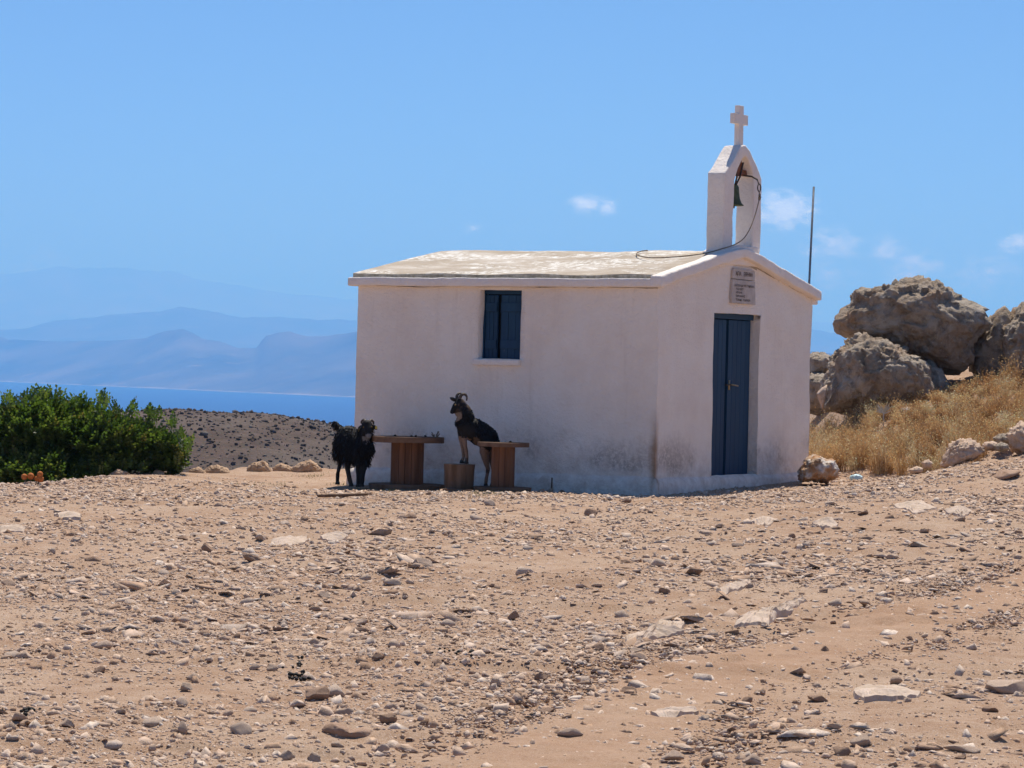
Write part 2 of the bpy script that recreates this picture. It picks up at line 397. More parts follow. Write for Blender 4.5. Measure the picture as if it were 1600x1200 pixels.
k = NT('scrub_hillside'); f = k.noise(.35, 6, .65); g = k.noise(1.6, 6, .7); h = k.noise(.06, 4, .6)
c = k.ramp(f, [(.35, (.06, .036, .027)), (.5, (.085, .052, .038)), (.66, (.115, .077, .057))]); c = k.mix(k.ramp(g, [(.36, .9), (.52, 0.0)]), c, (.07, .06, .042))
c = k.mix(k.ramp(g, [(.6, 0.0), (.7, .7)]), c, (.23, .19, .155)); c = k.mix(k.ramp(h, [(.45, 0.0), (.62, .5)]), c, (.15, .12, .10))
k.col(c, .95); k.bump(g, .6, .3); M_HILL = k.m
M_SCRUB = simple('dark_scrub', (.06, .043, .033), (.115, .082, .06), .9, .95, .5, .1)
M_HROCK = simple('hill_rock', (.12, .10, .085), (.20, .17, .145), 1.5, .95, .5, .1)
k = NT('sea_water'); k.col((.003, .048, .19), .4); k.b.inputs['Specular IOR Level'].default_value = .1
k.bump(k.noise(.02, 5, .6, sc=(1, .35, 1)), .35, 6.0); M_SEA = k.m
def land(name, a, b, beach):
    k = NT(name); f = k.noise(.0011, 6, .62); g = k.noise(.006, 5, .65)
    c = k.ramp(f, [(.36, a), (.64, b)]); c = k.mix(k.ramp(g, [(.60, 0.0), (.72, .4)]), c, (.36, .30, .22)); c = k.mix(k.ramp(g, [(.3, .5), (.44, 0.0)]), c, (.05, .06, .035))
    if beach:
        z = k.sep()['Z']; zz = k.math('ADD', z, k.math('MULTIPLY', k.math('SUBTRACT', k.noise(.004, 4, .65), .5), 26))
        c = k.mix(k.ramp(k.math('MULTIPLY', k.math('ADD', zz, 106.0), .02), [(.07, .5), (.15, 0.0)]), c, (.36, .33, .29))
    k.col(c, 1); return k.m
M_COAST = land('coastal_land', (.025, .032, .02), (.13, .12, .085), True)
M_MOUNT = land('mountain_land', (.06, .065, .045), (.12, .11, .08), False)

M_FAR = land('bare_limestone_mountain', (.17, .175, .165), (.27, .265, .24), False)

# ------------------------------------------------------------------ terrain
def sstep(a, b, x):
    t = np.clip((x - a) / (b - a), 0, 1); return t * t * (3 - 2 * t)
TH = math.atan2(.869, .495); E2 = np.array([math.cos(TH), math.sin(TH)]); E1 = np.array([-E2[1], E2[0]]); NC = np.array([1.674, 34.07])
def gz(x, y, detail=True):
    x = np.atleast_1d(np.asarray(x, float)); y = np.atleast_1d(np.asarray(y, float))
    z = -.30 * (1 - sstep(12, 32, y))
    z = z - .05 * sstep(.5, -1.8, x) * sstep(28, 34, y)
    rise = np.interp(x, [1.2, 1.9, 3.9, 4.6, 5.2, 5.7, 6.2, 6.6, 8, 12, 30, 60], [0, .02, .145, .205, .27, .335, .42, .50, .78, 1.5, 2.6, 3.2])
    z = z + rise * sstep(15, 39, y) * (1 - .9 * sstep(60, 140, y))
    z = z + .105 * np.clip(y - 38.2, 0, 9) * sstep(4.3, 5.8, x)
    edge = np.interp(x, [-40, -14, -9, -5.8, -4.9, -3.1, -1, 1, 4, 40, 90], [20, 26, 30, 33.2, 37, 40, 46, 55, 60, 70, 70]) + .8 * np.sin(x * 1.3) + .4 * np.sin(x * 3.7 + 1)
    s = y - edge; s = np.where(s > 0, s, 0)
    z = z - .42 * (np.sqrt(s * s + 1.2) - 1.095)
    r = np.hypot(x, y); z = z - .25 * np.clip(r - 220, 0, None)
    if detail:
        p = np.stack([x, y, 0 * x], 1); w = 1 - sstep(60, 120, r)
        z = z + w * (.035 * fbm(p * .45, 3, 5) + .02 * fbm(p * 1.9, 3, 9) * 1.0 + .012 * fbm(p * 7, 3, 13))
        ledge = fbm(p * np.array([.5, 1.1, 1]), 4, 77); z = z + w * .05 * sstep(.12, .3, ledge) * (.6 + .4 * fbm(p * 6, 2, 3))
        ux = (np.stack([x, y], 1) - NC) @ E2; uy = (np.stack([x, y], 1) - NC) @ E1
        d = np.maximum(np.maximum(-ux, ux - 4.36), np.maximum(-uy, uy - 4.13)); near = 1 - sstep(.3, 2.2, d)
        flat = -.02 - .03 * np.clip(uy / 4.1, 0, 1) + .105 * np.clip(ux / 4.36, 0, 1)
        z = z * (1 - near) + (flat + .01 * fbm(p * 3, 3, 21)) * near
    return z
def g1(x, y): return float(gz(x, y)[0])
def ground_hit(px, py):
    a, b = ab(px, py); Y = np.linspace(9, 60, 2600); f = EYE + b * Y - gz(a * Y, Y)
    i = int(np.argmax(f < 0)) if (f < 0).any() else 2599
    y = Y[i]; return Vector((a * y, y, g1(a * y, y)))

ang_in = np.linspace(R(-13.5), R(13.5), 320); ang = np.concatenate([np.linspace(R(-180), R(-13.5), 70)[:-1], ang_in, np.linspace(R(13.5), R(180), 70)[1:]])
rad = np.concatenate([np.linspace(.3, 9, 14)[:-1], np.exp(np.linspace(math.log(9), math.log(62), 600)), np.exp(np.linspace(math.log(64), math.log(1500), 50))])
A, RR = np.meshgrid(ang, rad); X = (np.sin(A) * RR).ravel(); Y = (np.cos(A) * RR).ravel(); Z = gz(X, Y)
na, nr = len(ang), len(rad); idx = np.arange(na * nr).reshape(nr, na)
fc = np.stack([idx[:-1, :-1], idx[:-1, 1:], idx[1:, 1:], idx[1:, :-1]], -1).reshape(-1, 4)[:, ::-1]
td = np.abs(X - np.interp(Y, [9, 12.1, 15.9, 21.5, 30], [-.6, .13, 1.05, 3.75, 8.0])) * .8
wt = np.exp(-((td - .12) / .35) ** 2) * (Y > 8) * (Y < 40); rut = np.exp(-((td - .45) / .13) ** 2) * (Y > 8) * (Y < 40); Z = Z - .022 * rut + .006 * wt
gm = fastmesh('ground', np.stack([X, Y, Z], 1), fc); vcol(gm, np.repeat((np.clip(wt, 0, 1) * .45)[:, None], 3, 1), 'track')
o = link('ground', gm, M_EARTH, smooth=True); tag(o, 'bare reddish dirt plateau strewn with stones', 'ground', kind='structure')

# the scrub covered hill below the plateau
xs = np.linspace(-150, 90, 220); ys = np.linspace(170, 430, 200); XX, YY = np.meshgrid(xs, ys)
def hill_z(x, y):
    dx = x + 31; zx = np.where(dx > 0, .0078 * dx * dx, .004 * dx * dx); zx = np.where(zx > 10, 10 + (zx - 10) * .4, zx)
    z = -2.9 - zx - .33 * (np.sqrt((y - 300) ** 2 + 24 ** 2) - 24)
    p = np.stack([x, y, 0 * x], 1); return z + 1.1 * fbm(p * .035, 4, 31) + .35 * fbm(p * .2, 3, 33)
HX, HY = XX.ravel(), YY.ravel(); HZ = hill_z(HX, HY)
ix = np.arange(len(HX)).reshape(XX.shape); fc = np.stack([ix[:-1, :-1], ix[:-1, 1:], ix[1:, 1:], ix[1:, :-1]], -1).reshape(-1, 4)
tag(link('hill', fastmesh('hill', np.stack([HX, HY, HZ], 1), fc), M_HILL, smooth=True), 'brown scrub covered hillside beyond the plateau edge', 'hill', kind='structure')
def scatter(name, pos, size, mat, sub=1, jit=.35, squash=(.55, .9), seed=3, cols=None, bury=.25):
    r = np.random.default_rng(seed); V, F = ico(sub); n = len(pos); k = len(V)
    s = np.stack([r.uniform(.7, 1.2, n), r.uniform(.7, 1.2, n), r.uniform(*squash, n)], 1) * size[:, None]
    v = V[None] * (1 + jit * r.uniform(-1, 1, (n, k, 1))) * s[:, None, :]; th = r.uniform(0, 6.28, n); c, q = np.cos(th)[:, None], np.sin(th)[:, None]
    v = np.stack([v[..., 0] * c - v[..., 1] * q, v[..., 0] * q + v[..., 1] * c, v[..., 2]], -1) + pos[:, None, :]; v[..., 2] += (s[:, 2] * (1 - bury) * .6)[:, None]
    f = (F[None] + (np.arange(n) * k)[:, None, None]).reshape(-1, 3); me = fastmesh(name, v.reshape(-1, 3), f)
    if cols is not None: vcol(me, np.repeat(cols, k, axis=0))
    return link(name, me, mat)
n = 18000; hx = rng.uniform(-75, 20, n); hy = rng.uniform(205, 312, n); hp = np.stack([hx, hy, hill_z(hx, hy)], 1)
tag(scatter('hill_scrub', hp, rng.lognormal(-2.5, .6, n), M_SCRUB, 1, .55, (.5, 1.0), 5), 'low dark scrub dotted over the far hillside', 'scrub', kind='stuff')
n = 6000; hx = rng.uniform(-75, 20, n); hy = rng.uniform(205, 312, n); hp = np.stack([hx, hy, hill_z(hx, hy)], 1)
tag(scatter('hill_rocks', hp, rng.lognormal(-2.3, .5, n), M_HROCK, 1, .4, (.3, .7), 8), 'grey rocks among the scrub of the far hillside', 'rocks', kind='stuff')

# sea, far coast and mountains
SEA = -105.0
tag(link('sea', mesh('sea', [(-33000, -4000, SEA), (33000, -4000, SEA), (33000, 58000, SEA), (-33000, 58000, SEA)], [(0, 1, 2, 3)]), M_SEA), 'calm deep blue bay below the plateau', 'sea', kind='structure')
def shore(a): return 11.5e3 / (1 + 2.2 * a)
def ridge(name, crest, dist, depth, mat, label, seed, rough, base=None, rows=70):
    aa = np.linspace(-.36, .36, 460); px = 800 + FOC * aa; cy = np.interp(px, [p[0] for p in crest], [p[1] for p in crest])
    horiz = 589.5 + (px - 800) * math.tan(ROLL)
    D = dist(aa); h = (horiz - cy) / FOC * D + EYE
    p1 = np.stack([aa * 90, 0 * aa, 0 * aa + seed], 1); h = h * (1 + .035 * fbm(p1, 5, seed) + .02 * fbm(p1 * 5, 4, seed + 1))
    V = []; t = np.concatenate([np.linspace(0, 1, rows), 1 + np.linspace(.05, 1, 14)])
    for tt in t:
        d = D - depth * (1 - tt)
        if tt <= 1: zz = (SEA - 2) + (h - SEA) * (tt ** 1.25)
        else: zz = h - (tt - 1) * (h - SEA) * .9
        q = np.stack([aa * D / 700, 0 * aa + d / 700, 0 * aa], 1)
        zz = zz + rough * (h - SEA) * fbm(q, 5, seed + 3, ridged=True) * min(tt, 1) * (1 - min(tt, 1)) * 1.6 * (tt < 1)
        V.append(np.stack([aa * d, d, zz], 1))
    V = np.concatenate(V); m = len(aa); ii = np.arange(len(V)).reshape(-1, m); f = np.stack([ii[:-1, :-1], ii[:-1, 1:], ii[1:, 1:], ii[1:, :-1]], -1).reshape(-1, 4)
    return tag(link(name, fastmesh(name, V, f), mat, smooth=True), label, 'hills', kind='structure')
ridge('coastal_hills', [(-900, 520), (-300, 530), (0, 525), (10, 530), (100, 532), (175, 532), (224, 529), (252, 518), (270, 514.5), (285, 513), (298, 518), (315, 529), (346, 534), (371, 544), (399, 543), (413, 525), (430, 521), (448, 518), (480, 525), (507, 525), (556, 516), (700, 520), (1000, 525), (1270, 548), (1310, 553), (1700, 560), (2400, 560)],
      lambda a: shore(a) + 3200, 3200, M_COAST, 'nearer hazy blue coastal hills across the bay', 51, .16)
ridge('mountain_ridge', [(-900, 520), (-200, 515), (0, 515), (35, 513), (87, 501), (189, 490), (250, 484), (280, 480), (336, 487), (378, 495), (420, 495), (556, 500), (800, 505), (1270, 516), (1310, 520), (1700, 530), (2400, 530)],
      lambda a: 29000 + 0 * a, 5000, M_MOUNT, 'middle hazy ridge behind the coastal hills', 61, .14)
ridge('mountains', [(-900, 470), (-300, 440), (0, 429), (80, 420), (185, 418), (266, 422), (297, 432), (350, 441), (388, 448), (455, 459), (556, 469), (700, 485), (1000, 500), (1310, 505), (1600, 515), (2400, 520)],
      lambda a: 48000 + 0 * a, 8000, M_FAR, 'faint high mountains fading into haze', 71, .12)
b = MB(); b.box(-34000, 34000, -5000, 59000, SEA - 260, 1740)
k = NT('haze_air'); pv = k.n('ShaderNodeVolumePrincipled'); pv.inputs['Color'].default_value = (*HAZE_COLOR, 1); pv.inputs['Density'].default_value = HAZE_DENSITY; pv.inputs['Absorption Color'].default_value = (*HAZE_ABSORB, 1); pv.inputs['Anisotropy'].default_value = .25
mo = k.t.nodes['Material Output']; k.t.nodes.remove(k.b); k.l(pv.outputs[0], mo.inputs['Volume'])
tag(b.build('haze', k.m), 'pale blue summer haze over the bay', 'haze', kind='stuff')

# ------------------------------------------------------------------ the chapel
WX, LY, WH = 4.36, 4.13, 2.37; AP = 2.12; RIDGE = 2.93
chapel = empty('chapel', (NC[0], NC[1], 0), TH)
tag(chapel, 'small whitewashed stone chapel with low gabled roof and open belfry', 'chapel')
def wall_top(x): return np.interp(x, [0, AP, WX], [2.40, 2.84, 2.40])
def grid_lines(a, b, must, step=.075):
    pts = sorted(set([a, b] + list(must))); r = []
    for p, q in zip(pts[:-1], pts[1:]):
        m = max(1, int(round((q - p) / step))); r += list(np.linspace(p, q, m, endpoint=False))
    return r + [b]
wv, wf = [], []
def wallface(us, zs, fn, holes, flip):
    base = len(wv); nu = len(us)
    for z in zs:
        for u in us: wv.append(fn(u, z))
    for j in range(len(zs) - 1):
        for i in range(nu - 1):
            uc, zc = (us[i] + us[i + 1]) / 2, (zs[j] + zs[j + 1]) / 2
            if any(h[0] < uc < h[1] and h[2] < zc < h[3] for h in holes): continue
            q = [base + j * nu + i, base + j * nu + i + 1, base + (j + 1) * nu + i + 1, base + (j + 1) * nu + i]
            wf.append(tuple(q[::-1] if flip else q))
DOOR = (1.49, 2.79, .155, 2.155); WIN = (1.83, 2.40, 1.52, 2.345)
zs = grid_lines(-.35, 2.30, [DOOR[2], DOOR[3]]) + [2.345, 2.385]
def gable(y): 
    def fn(u, z):
        if z <= 2.30: return (u, y, z)
        return (u, y, 2.30 + (z - 2.30) / .085 * (float(wall_top(u)) - 2.30))
    return fn
us = grid_lines(0, WX, [DOOR[0], DOOR[1], AP]); wallface(us, zs, gable(0), [DOOR], False); wallface(us, zs, gable(LY), [], True)
ul = grid_lines(0, LY, [WIN[0], WIN[1]]); zl = grid_lines(-.35, 2.385, [WIN[2], WIN[3]])
wallface(ul, zl, lambda u, z: (0, u, z), [WIN], True); wallface(ul, zl, lambda u, z: (WX, u, z), [], False)
def reveal(h, depth, fn):
    u0, u1, z0, z1 = h
    for (p, q) in (((u0, z0), (u0, z1)), ((u0, z1), (u1, z1)), ((u1, z1), (u1, z0)), ((u1, z0), (u0, z0))):
        L = math.hypot(q[0] - p[0], q[1] - p[1]); m = max(2, int(L / .075)); base = len(wv)
        for i in range(m + 1):
            u, z = p[0] + (q[0] - p[0]) * i / m, p[1] + (q[1] - p[1]) * i / m
            for d in (0, depth / 2, depth): wv.append(fn(u, z, d))
        for i in range(m):
            for j in (0, 1): wf.append((base + i * 3 + j, base + i * 3 + j + 1, base + (i + 1) * 3 + j + 1, base + (i + 1) * 3 + j))
reveal(DOOR, .20, lambda u, z, d: (u, d, z)); reveal(WIN, .20, lambda u, z, d: (d, u, z))
mbw = MB(); mbw.v = wv; mbw.f = wf
bm = bmesh.new(); vs = [bm.verts.new(p) for p in wv]
for q in wf: bm.faces.new([vs[i] for i in q])
bmesh.ops.remove_doubles(bm, verts=bm.verts, dist=.002)
bmesh.ops.recalc_face_normals(bm, faces=bm.faces)
co = np.array([v.co[:] for v in bm.verts]); dd = np.stack([fbm(co * 1.3 + q * 31, 3, 140 + q) * .016 + .005 * fbm(co * 7 + q, 2, 160 + q) for q in range(3)], 1)
for v, q in zip(bm.verts, dd): v.co += Vector(q)
me = bpy.data.meshes.new('wall'); bm.to_mesh(me); bm.free(); link('wall', me, M_PLASTER, chapel, True)
# plinth: a rounded skirt round the foot of the walls
prof = [(-.35, .075), (.02, .065), (.115, .055), (.155, .035), (.185, -.012)]
loop = []
def side(p, q, n, st):
    for i in range(n): loop.append((p[0] + (q[0] - p[0]) * i / n, p[1] + (q[1] - p[1]) * i / n, st))
side((0, 0), (WX, 0), 50, 0); side((WX, 0), (WX, LY), 20, 1); side((WX, LY), (0, LY), 20, 2); side((0, LY), (0, 0), 50, 3)
pv_, pf_ = [], []
for (z, off) in prof:
    for (x, y, st) in loop:
        cx_, cy_ = WX / 2, LY / 2
        x2 = (x - cx_) * (1 + off / cx_) + cx_; y2 = (y - cy_) * (1 + off / cy_) + cy_
        pv_.append((x2, y2, z + (0.035 * (1 - y / LY) - .02) * (z > 0) * (x < .01)))
m = len(loop)
for j in range(len(prof) - 1):
    for i in range(m): pf_.append((j * m + i, j * m + (i + 1) % m, (j + 1) * m + (i + 1) % m, (j + 1) * m + i))
MB().add(pv_, pf_).build('plinth', M_PLASTER, chapel, True, wobble=.014)
# roof slab: grid so the surface can sag a little
xs_ = list(np.linspace(-.03, AP, 30)) + list(np.linspace(AP, WX + .03, 30))[1:]; ys_ = np.linspace(.0, LY + .06, 52)
rv, rf = [], []
for y in ys_:
    for x in xs_:
        t = (x + .03) / (AP + .03) if x < AP else (WX + .03 - x) / (WX + .03 - AP)
        z = 2.535 + (RIDGE - 2.535) * (1 - (1 - t) ** 1.02) - .012 * math.exp(-((x - AP) / .08) ** 2)
        z += .007 * math.sin(y * 2.1 + .6) * t + .006 * math.sin(y * 4.7 + x * 1.3)
        rv.append((x, y, z))
m = len(xs_)
for j in range(len(ys_) - 1):
    for i in range(m - 1): rf.append((j * m + i, j * m + i + 1, (j + 1) * m + i + 1, (j + 1) * m + i))
nb = len(rv); rv += [(x, y, z - .14) for (x, y, z) in rv]
rf += [tuple(i + nb for i in q[::-1]) for q in list(rf)]
edge = [i for i in range(m)] + [j * m + m - 1 for j in range(1, len(ys_))] + [(len(ys_) - 1) * m + i for i in range(m - 2, -1, -1)] + [j * m for j in range(len(ys_) - 2, 0, -1)]
for a_, b_ in zip(edge, edge[1:] + edge[:1]): rf.append((a_, a_ + nb, b_ + nb, b_))
roof = MB().add(rv, rf).build('roof', M_ROOF, chapel, True, wobble=.006)
mod = roof.modifiers.new('split', 'EDGE_SPLIT'); mod.split_angle = R(40)
def soft_box(name, x0, x1, y0, y1, z0, z1, mat, parent, bevel=.018, wob=.009):
    return MB().box(x0, x1, y0, y1, z0, z1).build(name, mat, parent, True, bevel, wob, 6)
soft_box('eave_beam', -.105, .06, -.045, LY + .09, 2.385, 2.488, M_TRIM, chapel)
soft_box('eave_beam', WX - .05, WX + .15, -.02, LY + .09, 2.345, 2.43, M_TRIM, chapel)
MB().box(-.045, .12, -.03, LY + .05, 2.484, 2.528).build('mortar_edge', M_EDGE, chapel, True, .008, .008, 6)
cp = MB(); top = [(-.14, 2.515), (.6, 2.672), (1.3, 2.815), (1.8, 2.91), (AP, 2.955), (2.5, 2.90), (3.2, 2.765), (3.9, 2.625), (4.43, 2.515)]
bot = [(4.43, 2.392), (3.9, 2.492), (3.2, 2.630), (2.5, 2.768), (AP, 2.838), (1.8, 2.782), (1.3, 2.685), (.6, 2.545), (-.14, 2.382)]
cv = []; 
n_ = len(top)
for y in (-.105, .05): cv += [(x, y, z) for x, z in top] + [(x, y, z) for x, z in bot[::-1]]
cfz = []
for i in range(n_ - 1):
    cfz += [(i, i + 1, n_ + i + 1, n_ + i), (2 * n_ + i, 3 * n_ + i, 3 * n_ + i + 1, 2 * n_ + i + 1), (i, 2 * n_ + i, 2 * n_ + i + 1, i + 1), (n_ + i, n_ + i + 1, 3 * n_ + i + 1, 3 * n_ + i)]
cfz += [(0, n_, 3 * n_, 2 * n_), (n_ - 1, 3 * n_ - 1, 4 * n_ - 1, 2 * n_ - 1)]
MB().add(cv, cfz).build('gable_coping', M_TRIM, chapel, True, .02, .012, 5)
MB().tube([(4.16, .45, 2.5), (4.17, .45, 2.69)], .011, 6).build('rebar_stub', M_IRON, chapel)
# belfry with gabled opening
bo = [(1.80, 2.74), (1.79, 3.30), (1.785, 3.85), (2.05, 4.05), (2.24, 4.205), (2.36, 4.225), (2.50, 4.17), (2.72, 4.0), (2.865, 3.85), (2.86, 3.30), (2.86, 2.74), (2.34, 2.74)]
bi = [(2.06, 2.96), (2.06, 3.35), (2.065, 3.78), (2.16, 3.92), (2.28, 4.05), (2.37, 4.09), (2.46, 4.05), (2.57, 3.95), (2.625, 3.83), (2.615, 3.35), (2.61, 2.96), (2.34, 2.96)]
nb = len(bo); bv = []
for y in (.055, .285): bv += [(x, y, z) for x, z in bo] + [(x, y, z) for x, z in bi]
bf = []
for i in range(nb):
    j = (i + 1) % nb
    bf += [(i, j, nb + j, nb + i), (2 * nb + i, 3 * nb + i, 3 * nb + j, 2 * nb + j), (i, 2 * nb + i, 2 * nb + j, j), (nb + i, nb + j, 3 * nb + j, 3 * nb + i)]
belfry = MB().add(bv, bf).build('belfry', M_TRIM, chapel, True, .016, .012, 5)
MB().prism([(1.72, 2.74), (1.75, 2.9), (1.95, 2.955), (2.08, 2.985), (2.60, 2.985), (2.64, 2.95), (2.72, 2.74)], 'y', -.03, .31).build('belfry_sill', M_TRIM, belfry, True, .012, .008, 5)
cr = MB(); cr.prism([(2.345, 4.18), (2.475, 4.18), (2.47, 4.49), (2.60, 4.49), (2.60, 4.615), (2.47, 4.615), (2.47, 4.72), (2.345, 4.72), (2.345, 4.615), (2.215, 4.615), (2.215, 4.49), (2.345, 4.49)], 'y', .14, .205)
cr.build('cross', M_TRIM, belfry, False, .006)
# door: frame and two leaves
door_y = .115
fr = MB(); fr.box(1.44, 2.83, door_y - .03, door_y + .07, 2.085, 2.20).box(2.748, 2.83, door_y + .012, door_y + .07, .10, 2.085).box(1.44, 1.528, door_y - .02, door_y + .07, .10, 2.085)
fr.build('door_frame', M_BLUE, chapel, False, .005)
def plank(name, x0, x1, y0, y1, z0, z1, mat, parent): return MB().box(x0, x1, y0, y1, z0, z1).build(name, mat, parent, False, .004)
leaf1 = plank('door', 1.53, 2.088, door_y + .022, door_y + .06, .165, 2.08, M_BLUE, chapel)
for q in range(5): plank('plank', 1.532 + q * .111, 1.532 + q * .111 + .1075, door_y + .006, door_y + .0205, .17, 2.075, M_BLUE, leaf1)
leaf2 = plank('door', 2.122, 2.742, door_y + .012, door_y + .05, .165, 2.08, M_BLUE, chapel)
for q in range(5): plank('plank', 2.124 + q * .1235, 2.124 + q * .1235 + .120, door_y - .006, door_y + .0105, .17, 2.075, M_BLUE, leaf2)
hd = MB(); hd.box(2.145, 2.185, door_y - .014, door_y - .007, 1.22, 1.34).tube([(2.165, door_y - .01, 1.285), (2.165, door_y - .055, 1.285), (2.19, door_y - .062, 1.283), (2.31, door_y - .06, 1.272)], .010, 8)
hd.build('handle', simple('worn_brass', (.25, .19, .11), (.4, .33, .22), 20, .4, .1, .002, metallic=.7), leaf2, True)
MB().tube([(2.15, door_y - .012, 1.285), (2.08, door_y - .03, 1.283), (2.04, door_y - .03, 1.280)], .012, 6).build('lock', M_IRON, leaf2)
MB().box(1.44, 2.84, .205, .25, .05, 2.25).build('door_backing', M_DARK, chapel)
# window: sill and two shutters
soft_box('window_sill', -.045, .14, 1.815, 2.465, 1.448, 1.519, M_TRIM, chapel, .01, .005)
MB().box(.20, .24, 1.7, 2.5, 1.45, 2.4).build('window_backing', M_DARK, chapel)
wf_ = MB(); wf_.box(.10, .16, 1.83, 2.40, 2.30, 2.36).box(.10, .16, 1.80, 1.845, 1.50, 2.30).box(.10, .16, 2.385, 2.43, 1.50, 2.30); wf_.build('window_frame', M_BLUE, chapel, False, .004)
def shutter(y0, y1, xo, ang):
    t = MB().box(0, .03, 0, y1 - y0, 0, .765).build('shutter', M_BLUE, chapel, False, .003); t.location = (xo, y0, 1.528); t.rotation_euler = (0, 0, ang)
    nbd = 3; w_ = (y1 - y0 - .012) / nbd
    for q in range(nbd): MB().box(-.010, -.0015, .006 + q * w_, .006 + (q + 1) * w_ - .004, .006, .758).build('plank', M_BLUE, t, False, .002)
    for z in (.122, .565): MB().box(-.028, -.0115, .012, y1 - y0 - .012, z, z + .105).build('batten', M_BLUE, t, False, .003)
    return t
shutter(1.85, 2.160, .108, 0); shutter(2.222, 2.390, .150, R(7))
# plaque with its lettering
pl = empty('plaque', (0, 0, 0)); pl.parent = chapel
up = MB().prism([(1.905, 2.575), (1.912, 2.672), (1.955, 2.703), (2.50, 2.697), (2.545, 2.685), (2.548, 2.57)], 'y', -.03, .02).build('stone_panel', M_PLAQUE, pl, False, .006)
dn = MB().prism([(1.90, 2.275), (1.885, 2.35), (1.895, 2.50), (1.905, 2.566), (2.55, 2.562), (2.575, 2.275)], 'y', -.034, .02).build('stone_panel', M_PLAQUE, pl, False, .006)
def text(txt, x, z, h, w, y, parent):
    cu = bpy.data.curves.new('lettering', 'FONT'); cu.body = txt; cu.size = 1; cu.extrude = .0; cu.offset = .012
    to = bpy.data.objects.new('lettering', cu); C.objects.link(to); bpy.context.view_layer.update()
    me = bpy.data.meshes.new_from_object(to.evaluated_get(bpy.context.evaluated_depsgraph_get())); bpy.data.objects.remove(to)
    n = len(me.vertices); co = np.zeros(n * 3); me.vertices.foreach_get('co', co); co = co.reshape(-1, 3)
    lo, hi = co.min(0), co.max(0); s = np.array([w / (hi[0] - lo[0]), h / (hi[1] - lo[1])])
    p = np.zeros((n, 3)); p[:, 0] = x + (co[:, 0] - lo[0]) * s[0]; p[:, 2] = z + (co[:, 1] - lo[1]) * s[1]; p[:, 1] = y
    me.vertices.foreach_set('co', p.ravel()); me.update(); me.materials.clear()
    return link('lettering', me, M_LETTER, parent)
text('ΑΓΙΑ', 1.99, 2.615, .052, .16, -.033, up); text('ΕΙΡΗΝΗ', 2.22, 2.613, .052, .25, -.033, up)
text('ΑΝΗΓΕΡΘΗ ΔΙΑ ΤΗΣ ΣΥΝΔΡΟΜΗΣ', 1.945, 2.480, .030, .58, -.037, dn); text('ΒΑΣΙΛΕΙΟΥ', 2.00, 2.438, .028, .22, -.037, dn)
text('ΜΙΧΑΗΛ', 2.00, 2.396, .028, .18, -.037, dn); text('ΕΙΡΗΝΗΣ', 2.0, 2.352, .028, .26, -.037, dn); text('ΤΩΝΔΕ ΤΕΚΝΩΝ', 2.0, 2.308, .028, .41, -.037, dn)

def cw(x, y, z=0):
    p = NC + E2 * x + E1 * y; return Vector((p[0], p[1], z))
# bell hanging in the belfry
bell = empty('bell', cw(2.30, .17, 3.90), TH); tag(bell, 'green bronze bell hanging from a rusty bracket in the belfry arch', 'bell')
MB().lathe([(.012, .0), (.045, -.012), (.062, -.04), (.068, -.11), (.078, -.18), (.10, -.235), (.128, -.262), (.124, -.268), (.09, -.235), (.06, -.10), (.02, -.05)], 28, (0, 0, -.15)).build('bell_body', M_BRONZE, bell, True)
MB().tube([(0, 0, -.22), (-.004, 0, -.40), (-.012, 0, -.445)], [.012, .014, .024], 8).build('clapper', M_IRON, bell)
MB().box(-.235, .315, -.035, .035, -.035, .035).build('yoke', M_RUST, bell, False, .006)
MB().prism([(-.15, .0), (-.02, .11), (.10, .15), (.16, .02), (.10, -.05), (-.08, -.06)], 'y', -.047, -.0365).build('headstock_plate', M_RUST, bell, False, .003)
st = MB(); st.tube([(.13, -.055, .12), (.05, -.055, -.06), (.015, -.02, -.16)], .012, 6).tube([(-.09, -.055, .03), (-.035, -.055, -.06), (-.01, -.02, -.16)], .012, 6); st.build('strap', M_IRON, bell)
MB().tube([(.20, -.02, -.03), (.24, -.13, -.045), (.21, -.215, -.085), (.212, -.235, -.14)], .011, 8).build('lever', M_IRON, bell, True)
rg = []
for q in range(21):
    t = 2 * math.pi * q / 20; rg.append((.222 + .045 * math.cos(t), -.238, -.185 + .045 * math.sin(t)))
MB().tube(rg, .008, 6, cap=False).build('ring', M_IRON, bell, True)
# bell rope
def roofz(x): return 2.535 + (RIDGE - 2.535) * (1 - (1 - (x + .03) / (AP + .03)) ** 1.02) - .012 * math.exp(-((x - AP) / .08) ** 2)
rp = [(2.522, -.068, 3.672), (2.515, -.08, 3.60), (2.49, -.08, 3.54), (2.40, -.08, 3.38), (2.27, -.085, 3.22), (2.12, -.09, 3.10), (1.98, -.09, 3.03), (1.84, -.06, 2.975), (1.70, -.02, 2.935)]
rp += [(x, y, roofz(x) + .035) for (x, y) in [(1.60, .16), (1.40, .24), (1.24, .38), (1.15, .58), (1.18, .78), (1.38, 1.0), (1.55, 1.10), (1.72, 1.13), (1.80, 1.08)]]
def smoothpath(p, k=6):
    p = [Vector(q) for q in p]; r = []
    for i in range(len(p) - 1):
        a, b_, c_, d = p[max(i - 1, 0)], p[i], p[i + 1], p[min(i + 2, len(p) - 1)]
        for j in range(k):
            t = j / k; r.append(.5 * ((2 * b_) + (c_ - a) * t + (2 * a - 5 * b_ + 4 * c_ - d) * t * t + (3 * b_ - a - 3 * c_ + d) * t ** 3))
    return r + [p[-1]]
rope = MB().tube(smoothpath(rp), .0075, 6); 
rope.tube([(2.522, -.075, 3.625), (2.50, -.095, 3.60), (2.508, -.08, 3.575), (2.53, -.07, 3.60)], .018, 6)
